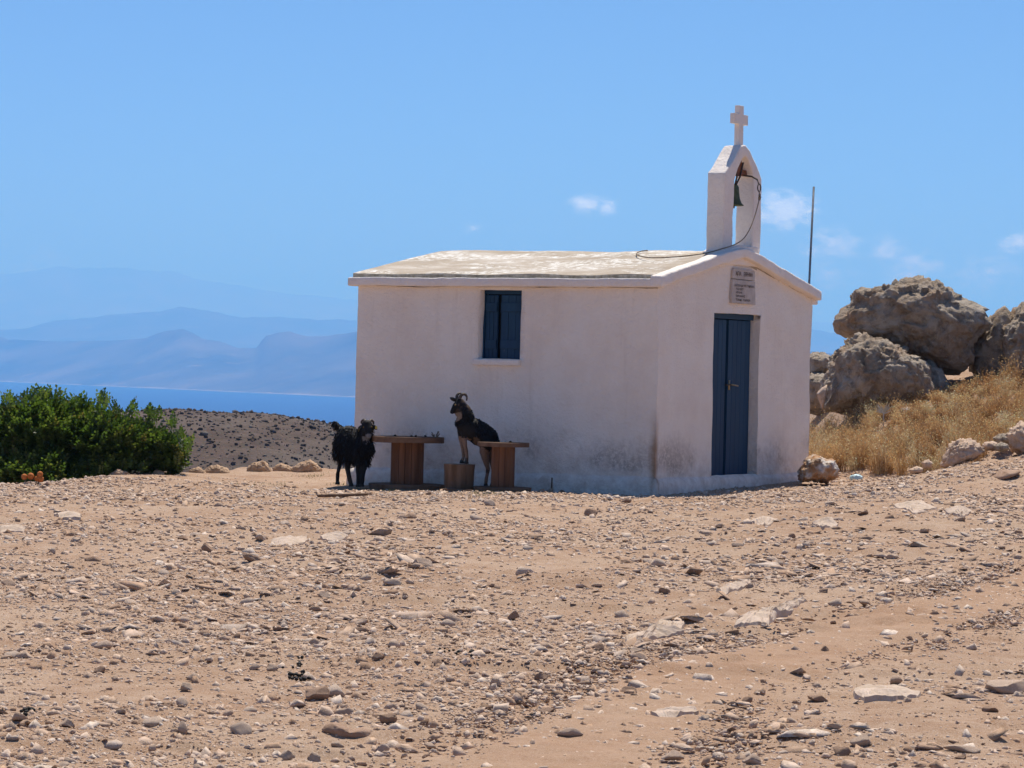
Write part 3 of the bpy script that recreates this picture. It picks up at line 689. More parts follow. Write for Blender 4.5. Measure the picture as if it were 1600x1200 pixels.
ro = rope.build('bell_rope', M_ROPE, None, True); ro.location = (NC[0], NC[1], 0); ro.rotation_euler = (0, 0, TH); tag(ro, 'brown bell rope looping from the belfry ring down onto the roof', 'rope')
po = MB().tube([(3.80, 38.6, -.1), (3.892, 38.6, 3.905)], [.019, .014], 8).build('metal_pole', M_STEEL, None, True); tag(po, 'thin grey metal pole standing behind the right side of the chapel', 'pole')

# ------------------------------------------------------------------ rocks
def outline_rock(name, pts, Yd, thick, mat, label, cat, seed, sub=6, amp=.09, pit=.22, grp=None, flat=False, sink=0, kind=None):
    P = np.array(pts, float); cx, cy = P.mean(0); V, F = ico(sub)
    dx, dz, dy = V[:, 0], V[:, 2], V[:, 1]; th = np.arctan2(dz, dx); rho = np.hypot(dx, dz)
    T = np.linspace(-math.pi, math.pi, 361); rr = np.zeros(361)
    Q = np.stack([P[:, 0] - cx, -(P[:, 1] - cy)], 1)
    for i, t in enumerate(T):
        d = np.array([math.cos(t), math.sin(t)]); best = 0
        for a, b_ in zip(Q, np.roll(Q, -1, 0)):
            e = b_ - a; den = d[0] * e[1] - d[1] * e[0]
            if abs(den) < 1e-9: continue
            s = (a[0] * e[1] - a[1] * e[0]) / den; u = (a[0] * d[1] - a[1] * d[0]) / den
            if s > 0 and -1e-6 <= u <= 1 + 1e-6: best = max(best, s)
        rr[i] = best
    m = Yd / FOC; Rv = np.interp(th, T, rr) * m; c = at(cx, cy, Yd); size = rr.mean() * m
    loc = np.stack([Rv * np.cos(th) * rho ** .8, thick * np.sign(dy) * np.abs(dy) ** .8, Rv * np.sin(th) * rho ** .8], 1)
    nrm = V; q = loc / size
    d = amp * (fbm(q * 1.6 + seed, 4, seed) * .8 + .35 * fbm(q * 3.0 + seed * 2, 5, seed + 9, ridged=True, gain=.55) - .25)
    b1, s1 = worley(q * 2.6 + seed, seed); d += amp * pit * (np.minimum((s1 - b1) * 2.2, .8) - .5)
    b2, s2 = worley(q * 7 + seed, seed + 4); d += amp * pit * .16 * (np.minimum((s2 - b2) * 2.2, .8) - .5)
    d += amp * .16 * fbm(q * 9 + seed, 4, seed + 20, ridged=True, gain=.6)
    wq = q + .12 * np.stack([fbm(q * 3 + 9 * j, 3, seed + 40 + j) for j in range(3)], 1)
    d += amp * (1.25 * facets(wq * 2.0 + seed, seed + 50) + .62 * facets(wq * 5.5 + seed, seed + 60) + .2 * facets(wq * 12 + seed, seed + 70))
    loc = loc + nrm * (d * size)[:, None]
    me = fastmesh(name, loc, F); o = link(name, me, mat, None, not flat); o.location = c; o.location.z -= sink
    return tag(o, label, cat, grp, kind)
def c4(l): return [(1220 + x / 3.0, 400 + y / 3.0) for x, y in l]
YB = 46
outline_rock('boulder', c4([(255, 320), (285, 265), (330, 225), (345, 180), (390, 152), (450, 150), (500, 132), (560, 122), (630, 110), (690, 104), (760, 150), (830, 195), (900, 230), (940, 270), (968, 312), (930, 360), (905, 410), (890, 500), (850, 545), (760, 540), (680, 500), (600, 470), (520, 440), (430, 395), (340, 390), (290, 360)]), YB, .85, M_BOULDER, 'huge grey limestone boulder perched highest right of the chapel, against the sky', 'boulder', 3, 6, .10)
outline_rock('boulder', c4([(195, 720), (203, 640), (232, 540), (258, 448), (298, 420), (345, 395), (390, 376), (475, 396), (570, 440), (640, 475), (690, 520), (712, 640), (715, 730), (560, 760), (380, 760)]), YB - 1.0, .95, M_BOULDER, 'broad craggy boulder under the highest boulder, rising from dry grass', 'boulder', 7, 6, .10)
outline_rock('boulder', c4([(640, 500), (690, 490), (745, 530), (785, 600), (800, 680), (770, 730), (690, 740), (640, 690), (620, 600)]), YB - .4, .6, M_BOULDER, 'rounded shaded boulder wedged beside the dark hollow under the highest boulder', 'boulder', 11, 5, .09)
outline_rock('boulder', c4([(880, 450), (900, 405), (930, 372), (960, 325), (985, 285), (1010, 255), (1035, 240), (1075, 270), (1070, 320), (1058, 400), (1050, 480), (1060, 560), (1060, 690), (960, 690), (930, 590), (890, 530)]), YB + .3, .5, M_BOULDER, 'narrow upright rock with a knobbed top between two bigger boulders', 'boulder', 13, 5, .11)
outline_rock('boulder', c4([(1040, 345), (1075, 290), (1105, 245), (1145, 208), (1210, 200), (1290, 240), (1360, 330), (1400, 480), (1420, 700), (1200, 720), (1030, 700), (1010, 590), (1035, 500)]), YB - .2, 1.0, M_BOULDER, 'tall grey boulder cut off by the right edge of the photo', 'boulder', 17, 6, .10)
outline_rock('boulder', c4([(120, 475), (150, 455), (195, 450), (235, 480), (258, 525), (250, 560), (190, 570), (120, 560)]), YB + 3, .6, M_BOULDER, 'small grey rock top showing just right of the chapel wall', 'rock', 19, 5, .09)
outline_rock('boulder', c4([(100, 570), (150, 545), (200, 545), (235, 570), (245, 640), (240, 740), (120, 740), (100, 650)]), YB + 2.6, .6, M_BOULDER, 'shaded grey rock directly below the small rock top beside the chapel wall', 'rock', 23, 5, .09)
outline_rock('rock', c4([(168, 645), (190, 618), (215, 603), (216, 640), (205, 690), (200, 722), (184, 690)]), YB - 1.6, .12, M_PALE, 'thin pale orange stone slab leaning by the broad craggy boulder', 'rock', 29, 4, .05)
outline_rock('rock', c4([(860, 640), (880, 622), (905, 630), (900, 652), (870, 660)]), YB - 1, .12, M_PALE, 'small pale stone in the dark hollow between the boulders', 'rock', 31, 4, .08)
outline_rock('rock', c4([(800, 600), (840, 570), (900, 590), (940, 640), (950, 720), (800, 740), (780, 660)]), YB + 1.0, .5, M_BOULDER, 'low dark rock blocking the hollow under the highest boulder', 'rock', 32, 5, .1)
outline_rock('rock', c4([(555, 735), (562, 715), (590, 706), (630, 712), (655, 732), (650, 752), (560, 755)]), 43.2, .25, M_WHITE, 'smooth whitish stone at the foot of the broad boulder in dry grass', 'rock', 37, 4, .04, .2)
outline_rock('rock', c4([(752, 985), (768, 945), (785, 900), (810, 872), (850, 858), (905, 866), (945, 890), (950, 915), (905, 950), (850, 965), (815, 985), (780, 1000)]), 37.5, .32, M_PALE, 'angular tan stone with a dark underside at the edge of the dry grass', 'rock', 41, 5, .15, .6)
outline_rock('rock', c4([(1070, 835), (1095, 800), (1130, 780), (1180, 770), (1230, 800), (1240, 900), (1190, 940), (1120, 935), (1080, 905)]), 37.6, .4, M_PALE, 'large pale stone cut by the right edge above the dirt slope', 'rock', 43, 5, .15)
outline_rock('rock', c4([(998, 855), (1030, 832), (1070, 835), (1088, 860), (1070, 885), (1010, 875)]), 38.4, .3, M_BOULDER, 'flat dark grey stone just left of the large pale stone at the right edge', 'rock', 47, 4, .1)
outline_rock('rock', c4([(945, 890), (960, 872), (1000, 868), (1030, 885), (1025, 912), (955, 912)]), 37.6, .2, M_PALE, 'small pale flat stone touching the right end of the angular tan stone', 'rock', 53, 4, .1)
outline_rock('rock', c4([(1000, 890), (1030, 872), (1060, 880), (1070, 905), (1035, 918), (1005, 912)]), 37.3, .2, M_BOULDER, 'small grey stone below the flat dark grey stone by the right edge', 'rock', 54, 4, .1)
outline_rock('rock', c4([(84, 1040), (90, 1000), (118, 955), (150, 935), (200, 950), (250, 955), (268, 1000), (258, 1040), (215, 1062), (150, 1052), (95, 1060)]), 36.6, .32, M_RUSTROCK, 'white and rust coloured rock lying against the right corner of the chapel', 'rock', 59, 5, .13, .6)
outline_rock('rock', c4([(600, 980), (640, 962), (665, 972), (660, 995), (610, 998)]), 36.4, .15, M_PALE, 'low pale stone left of the angular tan stone, on the grass edge', 'rock', 61, 4, .1, sink=.06)
outline_rock('rock', c4([(662, 945), (690, 930), (710, 945), (705, 972), (670, 975)]), 36.6, .12, M_PALE, 'small upright pale stone between dry grass and the angular tan stone', 'rock', 62, 4, .1, sink=.06)
outline_rock('rock', c4([(1000, 1040), (1040, 1005), (1120, 1000), (1110, 1020), (1050, 1045), (1010, 1055)]), 33.5, .3, M_BROWN, 'low brownish ledge stone on the dirt slope under the large pale stone', 'rock', 63, 4, .1)
EDGE = [((168, 204, 733, 748), 37.0, 'pale boulder at the bush end of the plateau rim'), ((236, 258, 733, 744), 37.4, 'smallest pale rim stone, right of the bush end'),
        ((292, 322, 730, 744), 38.4, 'low oval tan rim stone paired with a larger one on its right'), ((317, 360, 726, 743), 38.6, 'humped tan rim stone on the plateau edge below the hill'),
        ((384, 424, 720, 740), 39.4, 'peaked tan rim stone with dry grass at its foot'), ((425, 458, 724, 738), 39.6, 'orange tan rim stone between the peaked one and the broad one'),
        ((455, 502, 719, 738), 39.5, 'broad slab like rim stone nearest the black goat')]
for i, ((x0, x1, y0, y1), Yd, lab) in enumerate(EDGE):
    w_, h_ = x1 - x0, y1 - y0; r_ = np.random.default_rng(70 + i)
    pk = r_.uniform(.3, .7)
    pts = [(x0, y1 + 3), (x0 + w_ * .05, y0 + h_ * .6), (x0 + w_ * .25 * r_.uniform(.6, 1.2), y0 + h_ * .25), (x0 + w_ * pk, y0), (x0 + w_ * .85, y0 + h_ * .3), (x1, y0 + h_ * .7), (x1, y1 + 3), (x0 + w_ * .5, y1 + 6)]
    outline_rock('rim_stone', pts, Yd, w_ * .4 * Yd / FOC, M_TAN, lab, 'rock', 80 + i, 5, .10, .5)

# stones on the ground
def stone_mesh(seed, sub=2, cuts=14, amp=.10):
    r = np.random.default_rng(seed); V, F = ico(sub); v = V * (1 + .18 * fbm(V * 1.4 + seed, 3, seed))[:, None]
    for _ in range(cuts):
        nrm = r.normal(size=3); nrm /= np.linalg.norm(nrm); d = r.uniform(.34, .72); s = v @ nrm - d; v = v - np.where(s > 0, s, 0)[:, None] * nrm
    v = v + V * (amp * .5 * fbm(V * 4 + seed, 3, seed + 2))[:, None]
    v[:, :2] *= (1 - .28 * np.clip(v[:, 2:3] + .25, 0, 1)); v = v / np.abs(v).max(0); return fastmesh('stone', v, F)
BIG = [ # px centre, py centre, width, height, material, label
 (499, 1083, 48, 33, 'B', 'large humped grey brown stone standing alone in the left foreground'),
 (605, 1123, 32, 26, 'B', 'squarish brown stone just right of the largest hollowed stone'),
 (591, 1027, 22, 15, 'B', 'small dark brown block above the dark droppings and the humped stone'),
 (682, 1036, 24, 14, 'B', 'dark wedge stone right of the small brown block in mid foreground'),
 (390, 872, 32, 18, 'B', 'dark brown lump, right one of a pair left of centre'),
 (324, 857, 24, 19, 'B', 'dark brown lump, left one of a pair left of centre'),
 (285, 840, 17, 11, 'B', 'small pinkish brown stone left of the two dark lumps'),
 (145, 873, 27, 12, 'B', 'low brown stone at left, a long way below the bush'),
 (156, 1048, 22, 14, 'B', 'round brown stone on the bare dirt of the left foreground'),
 (101, 1131, 32, 16, 'P', 'grey wedge stone near the lower left corner'),
 (282, 1139, 22, 22, 'P', 'upright grey stone with a white face in the lower left foreground'),
 (288, 1075, 28, 16, 'P', 'pale oval stone, lower of a touching pair in the left foreground'),
 (299, 1059, 25, 14, 'P', 'pale angular stone, upper of a touching pair in the left foreground'),
 (425, 1044, 20, 13, 'P', 'pale pink rounded stone just left of the dark droppings'),
 (400, 1043, 24, 12, 'P', 'pale flat stone beside the pale pink rounded stone'),
 (568, 972, 30, 13, 'P', 'white topped stone, upper of a pair below the table with thick drum'),
 (560, 986, 32, 11, 'B', 'brownish stone, lower of a pair below the table with thick drum'),
 (660, 880, 34, 16, 'P', 'long greyish stone in the field of stones below the log stump'),
 (642, 806, 22, 11, 'B', 'brown stone on the dirt below the table with thick drum'),
 (505, 931, 22, 11, 'P', 'small flat pale stone left of the pair of white topped stones'),
 (623, 1094, 20, 13, 'P', 'small tan stone between the humped stone and the reddish one'),
 (776, 1067, 22, 17, 'P', 'pinkish stone with a white top below the chapel window line'),
 (849, 1058, 28, 15, 'B', 'dark brown stone with a sloping flat top near centre foreground'),
 (803, 963, 22, 18, 'B', 'round brown stone in the middle of the stony field'),
 (937, 1012, 24, 13, 'B', 'dark tan stone by the left tip of the big pale bedrock slab'),
 (990, 1018, 26, 12, 'P', 'grey stone right of the tip of the big pale bedrock slab'),
 (924, 801, 24, 13, 'B', 'dark stone a little in front of the near chapel corner'),
 (980, 782, 18, 11, 'B', 'small brown stone at the foot of the near chapel corner'),
 (1152, 851, 22, 10, 'P', 'flat pinkish stone on dirt in front of the blue door'),
 (1238, 838, 14, 9, 'B', 'tiny dark round stone in front of the right chapel corner'),
 (1290, 924, 20, 9, 'B', 'flat dark stone above the smooth dirt track at right'),
 (1288, 1015, 16, 11, 'B', 'small reddish brown stone on the smooth dirt track'),
 (1315, 1174, 30, 19, 'B', 'smooth rounded brown stone at the bottom right foreground'),
 (1548, 1108, 26, 14, 'B', 'dark reddish stone near the right edge, lower foreground'),
 (1504, 1172, 58, 12, 'P', 'long flat whitish slab like stone at the bottom right'),
 (1503, 1184, 24, 8, 'B', 'small dark stone just under the long flat whitish stone'),
 (1578, 1076, 76, 24, 'P', 'rough grey stone cut by the right edge in the foreground'),
 (860, 1109, 34, 10, 'B', 'flat tan stone lying low below the sloping topped brown stone'),
 (980, 1079, 30, 12, 'B', 'brown flat stone on dirt right of centre foreground'),
 (450, 1182, 20, 17, 'P', 'pale pink stone on the bottom edge left of centre'),
 (490, 1184, 24, 17, 'P', 'white wedge stone on the bottom edge below the hollowed stone'),
 (525, 1163, 26, 14, 'P', 'pale rounded stone touching the foot of the hollowed stone'),
 (563, 1166, 18, 10, 'P', 'small pale stone at the right foot of the hollowed stone'),
 (578, 1028, 1, 1, '', ''),
 (1220, 880, 20, 12, 'P', 'pale chunky stone on the far side of the bedrock ledge'),
 (1040, 925, 22, 12, 'B', 'dark brown stone behind the big pale bedrock slab'),
 (1100, 833, 24, 8, 'P', 'flat pale stone in front of the door step'),
 (1395, 870, 20, 9, 'P', 'grey stone among pale rubble on the right slope'),
 (1352, 800, 24, 9, 'B', 'low brown stone on the slope in front of the white and rust rock'),
 (1170, 1093, 24, 14, 'B', 'tan stone at the near end of the rock ridge beside the track'),
 (1278, 1092, 34, 14, 'B', 'brown angular stone in the rubble ridge right of the track'),
 (1305, 1137, 26, 13, 'P', 'grey sharp stone above the smooth rounded brown stone'),
 (1350, 1158, 44, 24, 'P', 'rough pale knobbly stone right of the smooth rounded brown stone'),
 (1425, 1170, 26, 9, 'P', 'flat pale stone left of the long flat whitish stone'),
 (890, 1148, 44, 20, 'P', 'low knobbly pale stone at the lower centre foreground'),
 (1050, 1183, 40, 16, 'P', 'brown and white flat stone at the bottom centre'),
 (1180, 1188, 36, 20, 'P', 'grey stone on the bottom edge left of the smooth rounded brown one'),
]
MATS = {'B': M_BROWN, 'P': M_PALE}
occupied = []
for i, (px, py, w_, h_, mt, lab) in enumerate(BIG):
    if not mt: continue
    g = ground_hit(px, py + h_ * .36); m_ = g.y / FOC; me = stone_mesh(200 + i, 3, 10, .14)
    o = link('stone', me, MATS[mt]); sx, sz = w_ * m_ / 2, h_ * m_ / 2 * 1.12
    o.scale = (sx, sx * random.uniform(.7, .95), sz); o.location = (g.x, g.y + sx * .4, g1(g.x, g.y) + sz * .55); o.rotation_euler = (0, 0, random.uniform(-.25, .25))
    occupied.append((g.x, g.y, sx)); tag(o, lab, 'stone')
# the L shaped stone with a hollow
g = ground_hit(541, 1155); Yl = g.y
outline_rock('stone', [(502, 1142), (508, 1133), (520, 1129), (532, 1132), (544, 1138), (552, 1143), (560, 1140), (568, 1136), (578, 1141), (580, 1150), (572, 1158), (556, 1162), (540, 1158), (522, 1153)], Yl + .06, .07, M_BROWN, 'largest brown stone of the foreground, with a curved hollow in its top', 'stone', 91, 5, .07, .4)
# bedrock slabs flush with the dirt
def slab(name, pts, lab, seed, hgt=.05):
    W2 = [ground_hit(x, y) for x, y in pts]; cx_ = sum(p.x for p in W2) / len(W2); cy_ = sum(p.y for p in W2) / len(W2)
    rings = 14; v = []; n_ = len(W2) * 9
    loop_ = []
    for i in range(len(W2)):
        a_, b_ = W2[i], W2[(i + 1) % len(W2)]
        for j in range(9): loop_.append(((a_.x * (9 - j) + b_.x * j) / 9, (a_.y * (9 - j) + b_.y * j) / 9))
    L_ = np.array(loop_); nz_ = fbm(np.stack([L_[:, 0] * 4, L_[:, 1] * 3, 0 * L_[:, 0] + seed], 1), 3, seed)
    nz2_ = fbm(np.stack([L_[:, 0] * 16, L_[:, 1] * 9, 0 * L_[:, 0] + seed], 1), 3, seed + 5); ctr = np.array([cx_, cy_])
    for k_ in range(rings):
        t = 1.04 - k_ / (rings - 1); t = max(t, .02); q = ctr + (L_ - ctr) * (t * (1 + (.22 * nz_ + .16 * nz2_) * t))[:, None]
        z = gz(q[:, 0], q[:, 1]); p3 = np.stack([q[:, 0], q[:, 1], 0 * q[:, 0] + seed], 1)
        up_ = hgt * (.15 + .85 * (1 - t ** 2.2)) if k_ else -.05
        z = z + up_ + (.022 * fbm(p3 * 5, 4, seed) + .022 * fbm(p3 * np.array([4, 9, 1]), 4, seed + 3, ridged=True)) * (k_ > 0) - (.0 if k_ else 0)
        v += [tuple(p) for p in np.stack([q[:, 0], q[:, 1], z], 1)]
    f = []
    for k_ in range(rings - 1):
        for i in range(n_): f.append((k_ * n_ + i, k_ * n_ + (i + 1) % n_, (k_ + 1) * n_ + (i + 1) % n_, (k_ + 1) * n_ + i))
    f.append(tuple((rings - 1) * n_ + i for i in range(n_)))
    o = MB().add(v, f).build(name, M_SLAB, None, False); return tag(o, lab, 'rock')
slab('bedrock_slab', [(962, 1010), (985, 998), (1020, 985), (1035, 970), (1055, 966), (1070, 980), (1066, 992), (1030, 998), (1000, 1008)], 'big smooth pale bedrock slab with a pointed left tip in the middle foreground', 301, .035)
slab('bedrock_slab', [(1140, 990), (1165, 968), (1200, 955), (1235, 944), (1262, 940), (1240, 958), (1215, 965), (1200, 980), (1165, 985)], 'long pale bedrock ledge running up to the right beside the dirt track', 302, .055)
slab('bedrock_slab', [(1120, 925), (1150, 912), (1180, 908), (1165, 918), (1135, 930)], 'short pale bedrock slab behind the long bedrock ledge', 303, .03)
slab('bedrock_slab', [(1330, 1086), (1360, 1074), (1410, 1076), (1440, 1088), (1400, 1096), (1350, 1100)], 'low whitish bedrock slab in the rubble on the right foreground', 304, .03)
slab('bedrock_slab', [(1015, 1118), (1050, 1108), (1085, 1112), (1090, 1118), (1040, 1126)], 'flush pale bedrock patch in the bottom centre dirt', 305, .015)
slab('bedrock_slab', [(500, 842), (520, 835), (545, 838), (540, 845), (512, 847)], 'small white bedrock patch in front of the table with thick drum', 306, .03)
slab('bedrock_slab', [(420, 850), (445, 843), (480, 841), (476, 849), (440, 854)], 'pinkish flat bedrock patch left of the small white patch', 307, .025)
slab('bedrock_slab', [(85, 806), (105, 801), (128, 806), (125, 812), (100, 812)], 'flat pale bedrock patch on the bare dirt below the bush', 308, .025)
slab('bedrock_slab', [(0, 828), (25, 823), (42, 826), (35, 831), (5, 832)], 'flat pale bedrock patch by the left edge of the photo', 309, .025)
slab('bedrock_slab', [(1170, 815), (1200, 808), (1215, 814), (1195, 822)], 'pale bedrock hump on the dirt in front of the door step', 310, .04)
slab('bedrock_slab', [(1400, 792), (1440, 786), (1462, 796), (1430, 804)], 'white bedrock patch on the slope below the angular tan stone', 311, .04)
slab('bedrock_slab', [(1270, 820), (1300, 814), (1310, 822), (1285, 828)], 'rounded pale bedrock bump right of the hump before the door', 312, .04)
slab('bedrock_slab', [(1475, 802), (1500, 795), (1520, 800), (1505, 810)], 'rough bedrock patch farthest up the right slope', 313, .05)

# dirt track with few stones
def track(x, y): return np.abs(x - np.interp(y, [9, 12.1, 15.9, 21.5, 30], [-.6, .13, 1.05, 3.75, 8.0]))
# mid-sized loose stones, alike
variants = [stone_mesh(400 + i, 2, 9) for i in range(10)]
for me in variants: me.materials.append(M_STONE)
cnt = 0
while cnt < 238:
    y = 10.8 + 22.5 * random.random() ** .9; x = random.uniform(-.185, .185) * y
    if track(np.array([x]), np.array([y]))[0] < .5 and random.random() < .8: continue
    if fbm(np.array([[x * .5, y * .35, 3]]), 3, 88)[0] < random.uniform(-.5, .25): continue
    if any(math.hypot(x - a, y - b_) < s * 1.3 for a, b_, s in occupied): continue
    s = random.lognormvariate(-3.32, .33) * (.7 + .3 * y / 14)
    s = min(s, .085)
    o = bpy.data.objects.new('stone', random.choice(variants)); C.objects.link(o)
    sz = s * random.uniform(.32, .75); o.scale = (s, s * random.uniform(.6, 1), sz); o.location = (x, y, g1(x, y) + sz * .25); o.rotation_euler = (random.uniform(-.25, .25), random.uniform(-.25, .25), random.uniform(0, 6.28))
    tag(o, 'fist sized angular pale brown stone lying loose among gravel on the bare dirt', 'stone', 'fist sized loose stones scattered over the dirt'); cnt += 1
    occupied.append((x, y, s))
# gravel
def gravel(n, ymin, ymax, lo, sg, smax, seed, flat=1.0, lines=None, name='gravel'):
    r = np.random.default_rng(seed); y = np.sqrt(r.uniform(ymin ** 2, ymax ** 2, n)); x = r.uniform(-.205, .205, n) * y
    keep = r.uniform(0, 1, n) < np.interp(track(x, y) + .18 * fbm(np.stack([x * 1.5, y, 0 * x], 1), 3, 95), [.15, .75], [.82, 1]) * np.clip(.80 + 1.5 * fbm(np.stack([x * .55, y * .4, 0 * x + 2], 1), 4, 90), .12, 1)
    ux = (np.stack([x, y], 1) - NC) @ E2; uy = (np.stack([x, y], 1) - NC) @ E1
    keep &= ~((ux > -.05) & (ux < 4.4) & (uy > -.05)); keep &= ~((ux > -1.3) & (ux < .05) & (uy > 0) & (r.uniform(0, 1, n) > .12))
    if lines is not None:
        dl = np.full(n, 99.0)
        for (xa, ya, xb, yb, wd) in lines:
            ex, ey = xb - xa, yb - ya; t = np.clip(((x - xa) * ex + (y - ya) * ey) / (ex * ex + ey * ey), 0, 1); dl = np.minimum(dl, np.hypot((x - xa - t * ex), (y - ya - t * ey)) / wd)
        keep &= r.uniform(0, 1, n) < np.exp(-dl * dl)
    x, y = x[keep], y[keep]; n = len(x); s = np.minimum(r.lognormal(lo, sg, n), smax)
    V = np.array([(-1, -1, -1), (1, -1, -1), (1, 1, -1), (-1, 1, -1), (-1, -1, 1), (1, -1, 1), (1, 1, 1), (-1, 1, 1)], float)
    Q = np.array([(0, 3, 2, 1), (4, 5, 6, 7), (0, 1, 5, 4), (1, 2, 6, 5), (2, 3, 7, 6), (3, 0, 4, 7)]); T = np.concatenate([Q[:, [0, 1, 2]], Q[:, [0, 2, 3]]])
    v = V[None] * .75 + r.uniform(-.42, .42, (n, 8, 3)); v[:, 4:, :2] *= r.uniform(.12, .72, (n, 1, 1)); v[:, 4:, :2] += r.uniform(-.25, .25, (n, 1, 2))
    v *= (np.stack([r.uniform(.7, 1.25, n), r.uniform(.55, 1, n), r.uniform(.22, .6, n) * flat], 1) * s[:, None])[:, None, :]
    a, b_, c_ = r.normal(0, .22, n), r.normal(0, .22, n), r.uniform(0, 6.28, n)
    v[..., 2] += v[..., 0] * a[:, None] + v[..., 1] * b_[:, None]
    v = np.stack([v[..., 0] * np.cos(c_)[:, None] - v[..., 1] * np.sin(c_)[:, None], v[..., 0] * np.sin(c_)[:, None] + v[..., 1] * np.cos(c_)[:, None], v[..., 2]], -1)
    v += np.stack([x, y, gz(x, y) + s * .10], 1)[:, None, :]
    f = (T[None] + (np.arange(n) * 8)[:, None, None]).reshape(-1, 3); me = fastmesh(name, v.reshape(-1, 3), f)
    pal = np.array([(.60, .44, .335), (.54, .38, .275), (.66, .51, .405), (.48, .31, .205), (.54, .43, .355), (.42, .27, .18), (.69, .57, .475), (.32, .195, .125)])
    c = pal[r.choice(8, n, p=[.2, .18, .17, .14, .11, .1, .06, .04])] * r.uniform(.88, 1.1, (n, 1)); vcol(me, np.repeat(c, 8, 0))
    return link(name, me, M_GRAVEL)
tag(gravel(135000, 10.3, 40, -4.25, .55, .055, 21), 'loose limestone chips covering the bare dirt', 'gravel', kind='stuff')
tag(gravel(95000, 10.3, 22, -5.0, .34, .02, 22), 'fine limestone grit between the stones of the dirt', 'gravel', kind='stuff')

LN = []
for (p, q, wd) in [((950, 1012), (1270, 938), .5), ((1120, 930), (1460, 850), .7), ((1040, 925), (1180, 905), .5), ((1160, 1120), (1310, 1050), .32), ((1180, 1170), (1400, 1150), .4), ((1320, 1090), (1600, 1075), .45), ((1350, 870), (1600, 800), .8), ((1180, 820), (1480, 790), 1.0), ((600, 890), (760, 860), 1.2), ((350, 990), (620, 960), .5), ((100, 920), (300, 930), .8)]:
    a_, b_ = ground_hit(*p), ground_hit(*q); LN.append((a_.x, a_.y, b_.x, b_.y, wd))
tag(gravel(16000, 10.3, 36, -3.2, .45, .13, 23, .42, LN, 'rubble'), 'flat broken limestone rubble bedded in the dirt', 'rubble', kind='stuff')

# ------------------------------------------------------------------ tables, stump, bits by the wall
def by_wall(px, p, py=720):
    a = ab(px, py)[0]
    # N + e1 t - e2 p, X = a Y
    ox, oy = NC[0] - E2[0] * p, NC[1] - E2[1] * p; t = (a * oy - ox) / (E1[0] - a * E1[1])
    x, y = ox + E1[0] * t, oy + E1[1] * t; return x, y, g1(x, y)
def spool(px, p, rt, th_top, rd, rb, top_z, n_st, n_pl, lab, rot):
    x, y, z = by_wall(px, p); t = empty('cable_drum_table', (x, y, z), rot); tag(t, lab, 'table', 'tables made of wooden cable drums')
    H_ = top_z - z; bt = .055
    def disc(name, r, z0, z1, mat):
        w_ = 2 * r / n_pl
        for q in range(n_pl):
            y0, y1 = -r + q * w_ + .003, -r + (q + 1) * w_ - .003; pts = []
            for yy in np.linspace(y0, y1, 7): pts.append((math.sqrt(max(r * r - yy * yy, 1e-4)), yy))
            pts += [(-x_, yy) for x_, yy in pts[::-1]]
            dz = random.uniform(-.002, .002)
            MB().prism(pts, 'z', z0 + dz, z1 + dz).build(name, mat, t)
    disc('top_plank', rt, H_ - th_top, H_, M_WOODT); disc('base_plank', rb, -.02, bt, M_WOODT)
    for q in range(n_st):
        a0, a1 = 2 * math.pi * (q + .035) / n_st, 2 * math.pi * (q + .965) / n_st; o_ = rd + random.uniform(-.004, .004); i_ = rd - .03
        pts = [(o_ * math.cos(a0), o_ * math.sin(a0)), (o_ * math.cos((a0 + a1) / 2) * 1.0, o_ * math.sin((a0 + a1) / 2) * 1.0), (o_ * math.cos(a1), o_ * math.sin(a1)), (i_ * math.cos(a1), i_ * math.sin(a1)), (i_ * math.cos(a0), i_ * math.sin(a0))]
        MB().prism(pts, 'z', bt - .004, H_ - th_top - .002).build('stave', M_WOODR, t)
    MB().tube([(0, 0, bt), (0, 0, H_ - th_top - .004)], rd - .05, 16).build('core', M_DARK, t)
    return t, (x, y, z)
t1, p1 = spool(636, .72, .435, .066, .195, .45, .575, 16, 5, 'wide round wooden cable drum table with thick drum beside the black goat', .3)
t2, p2 = spool(786, .92, .30, .048, .137, .335, .555, 13, 4, 'small wooden cable drum table with gaps between its staves, right of the stump', .5)
# things on the tables
for i, (dx, lab) in enumerate([(-.15, 'black pebble at the left end of the row on the wide table'), (.045, 'black pebble second from left on the wide table'), (.10, 'black pebble third from left on the wide table'), (.205, 'black pebble at the right end of the row on the wide table')]):
    o = link('pebble', stone_mesh(600 + i, 2, 4), M_DROP); o.scale = (.02, .017, .013); o.location = (p1[0] + dx, p1[1] + .05 * (i % 2), .575 + .011); tag(o, lab, 'pebble')
tw = MB()
for q in range(9):
    a_ = random.uniform(0, 6.28); tw.tube([(p1[0] + .33 + .02 * math.cos(a_), p1[1] - .02 + .02 * math.sin(a_), .576), (p1[0] + .33 + .05 * math.cos(a_ + .4), p1[1] - .02 + .05 * math.sin(a_ + .4), .575 + random.uniform(.03, .08))], .006, 4)
tag(tw.build('twig_bundle', M_ROPE), 'small bundle of brown twigs standing on the wide table', 'twigs')
o = link('pebble', stone_mesh(610, 2, 4), M_DROP); o.scale = (.022, .018, .012); o.location = (p2[0] + .08, p2[1], .555 + .010); tag(o, 'single dark pebble on the small table', 'pebble')
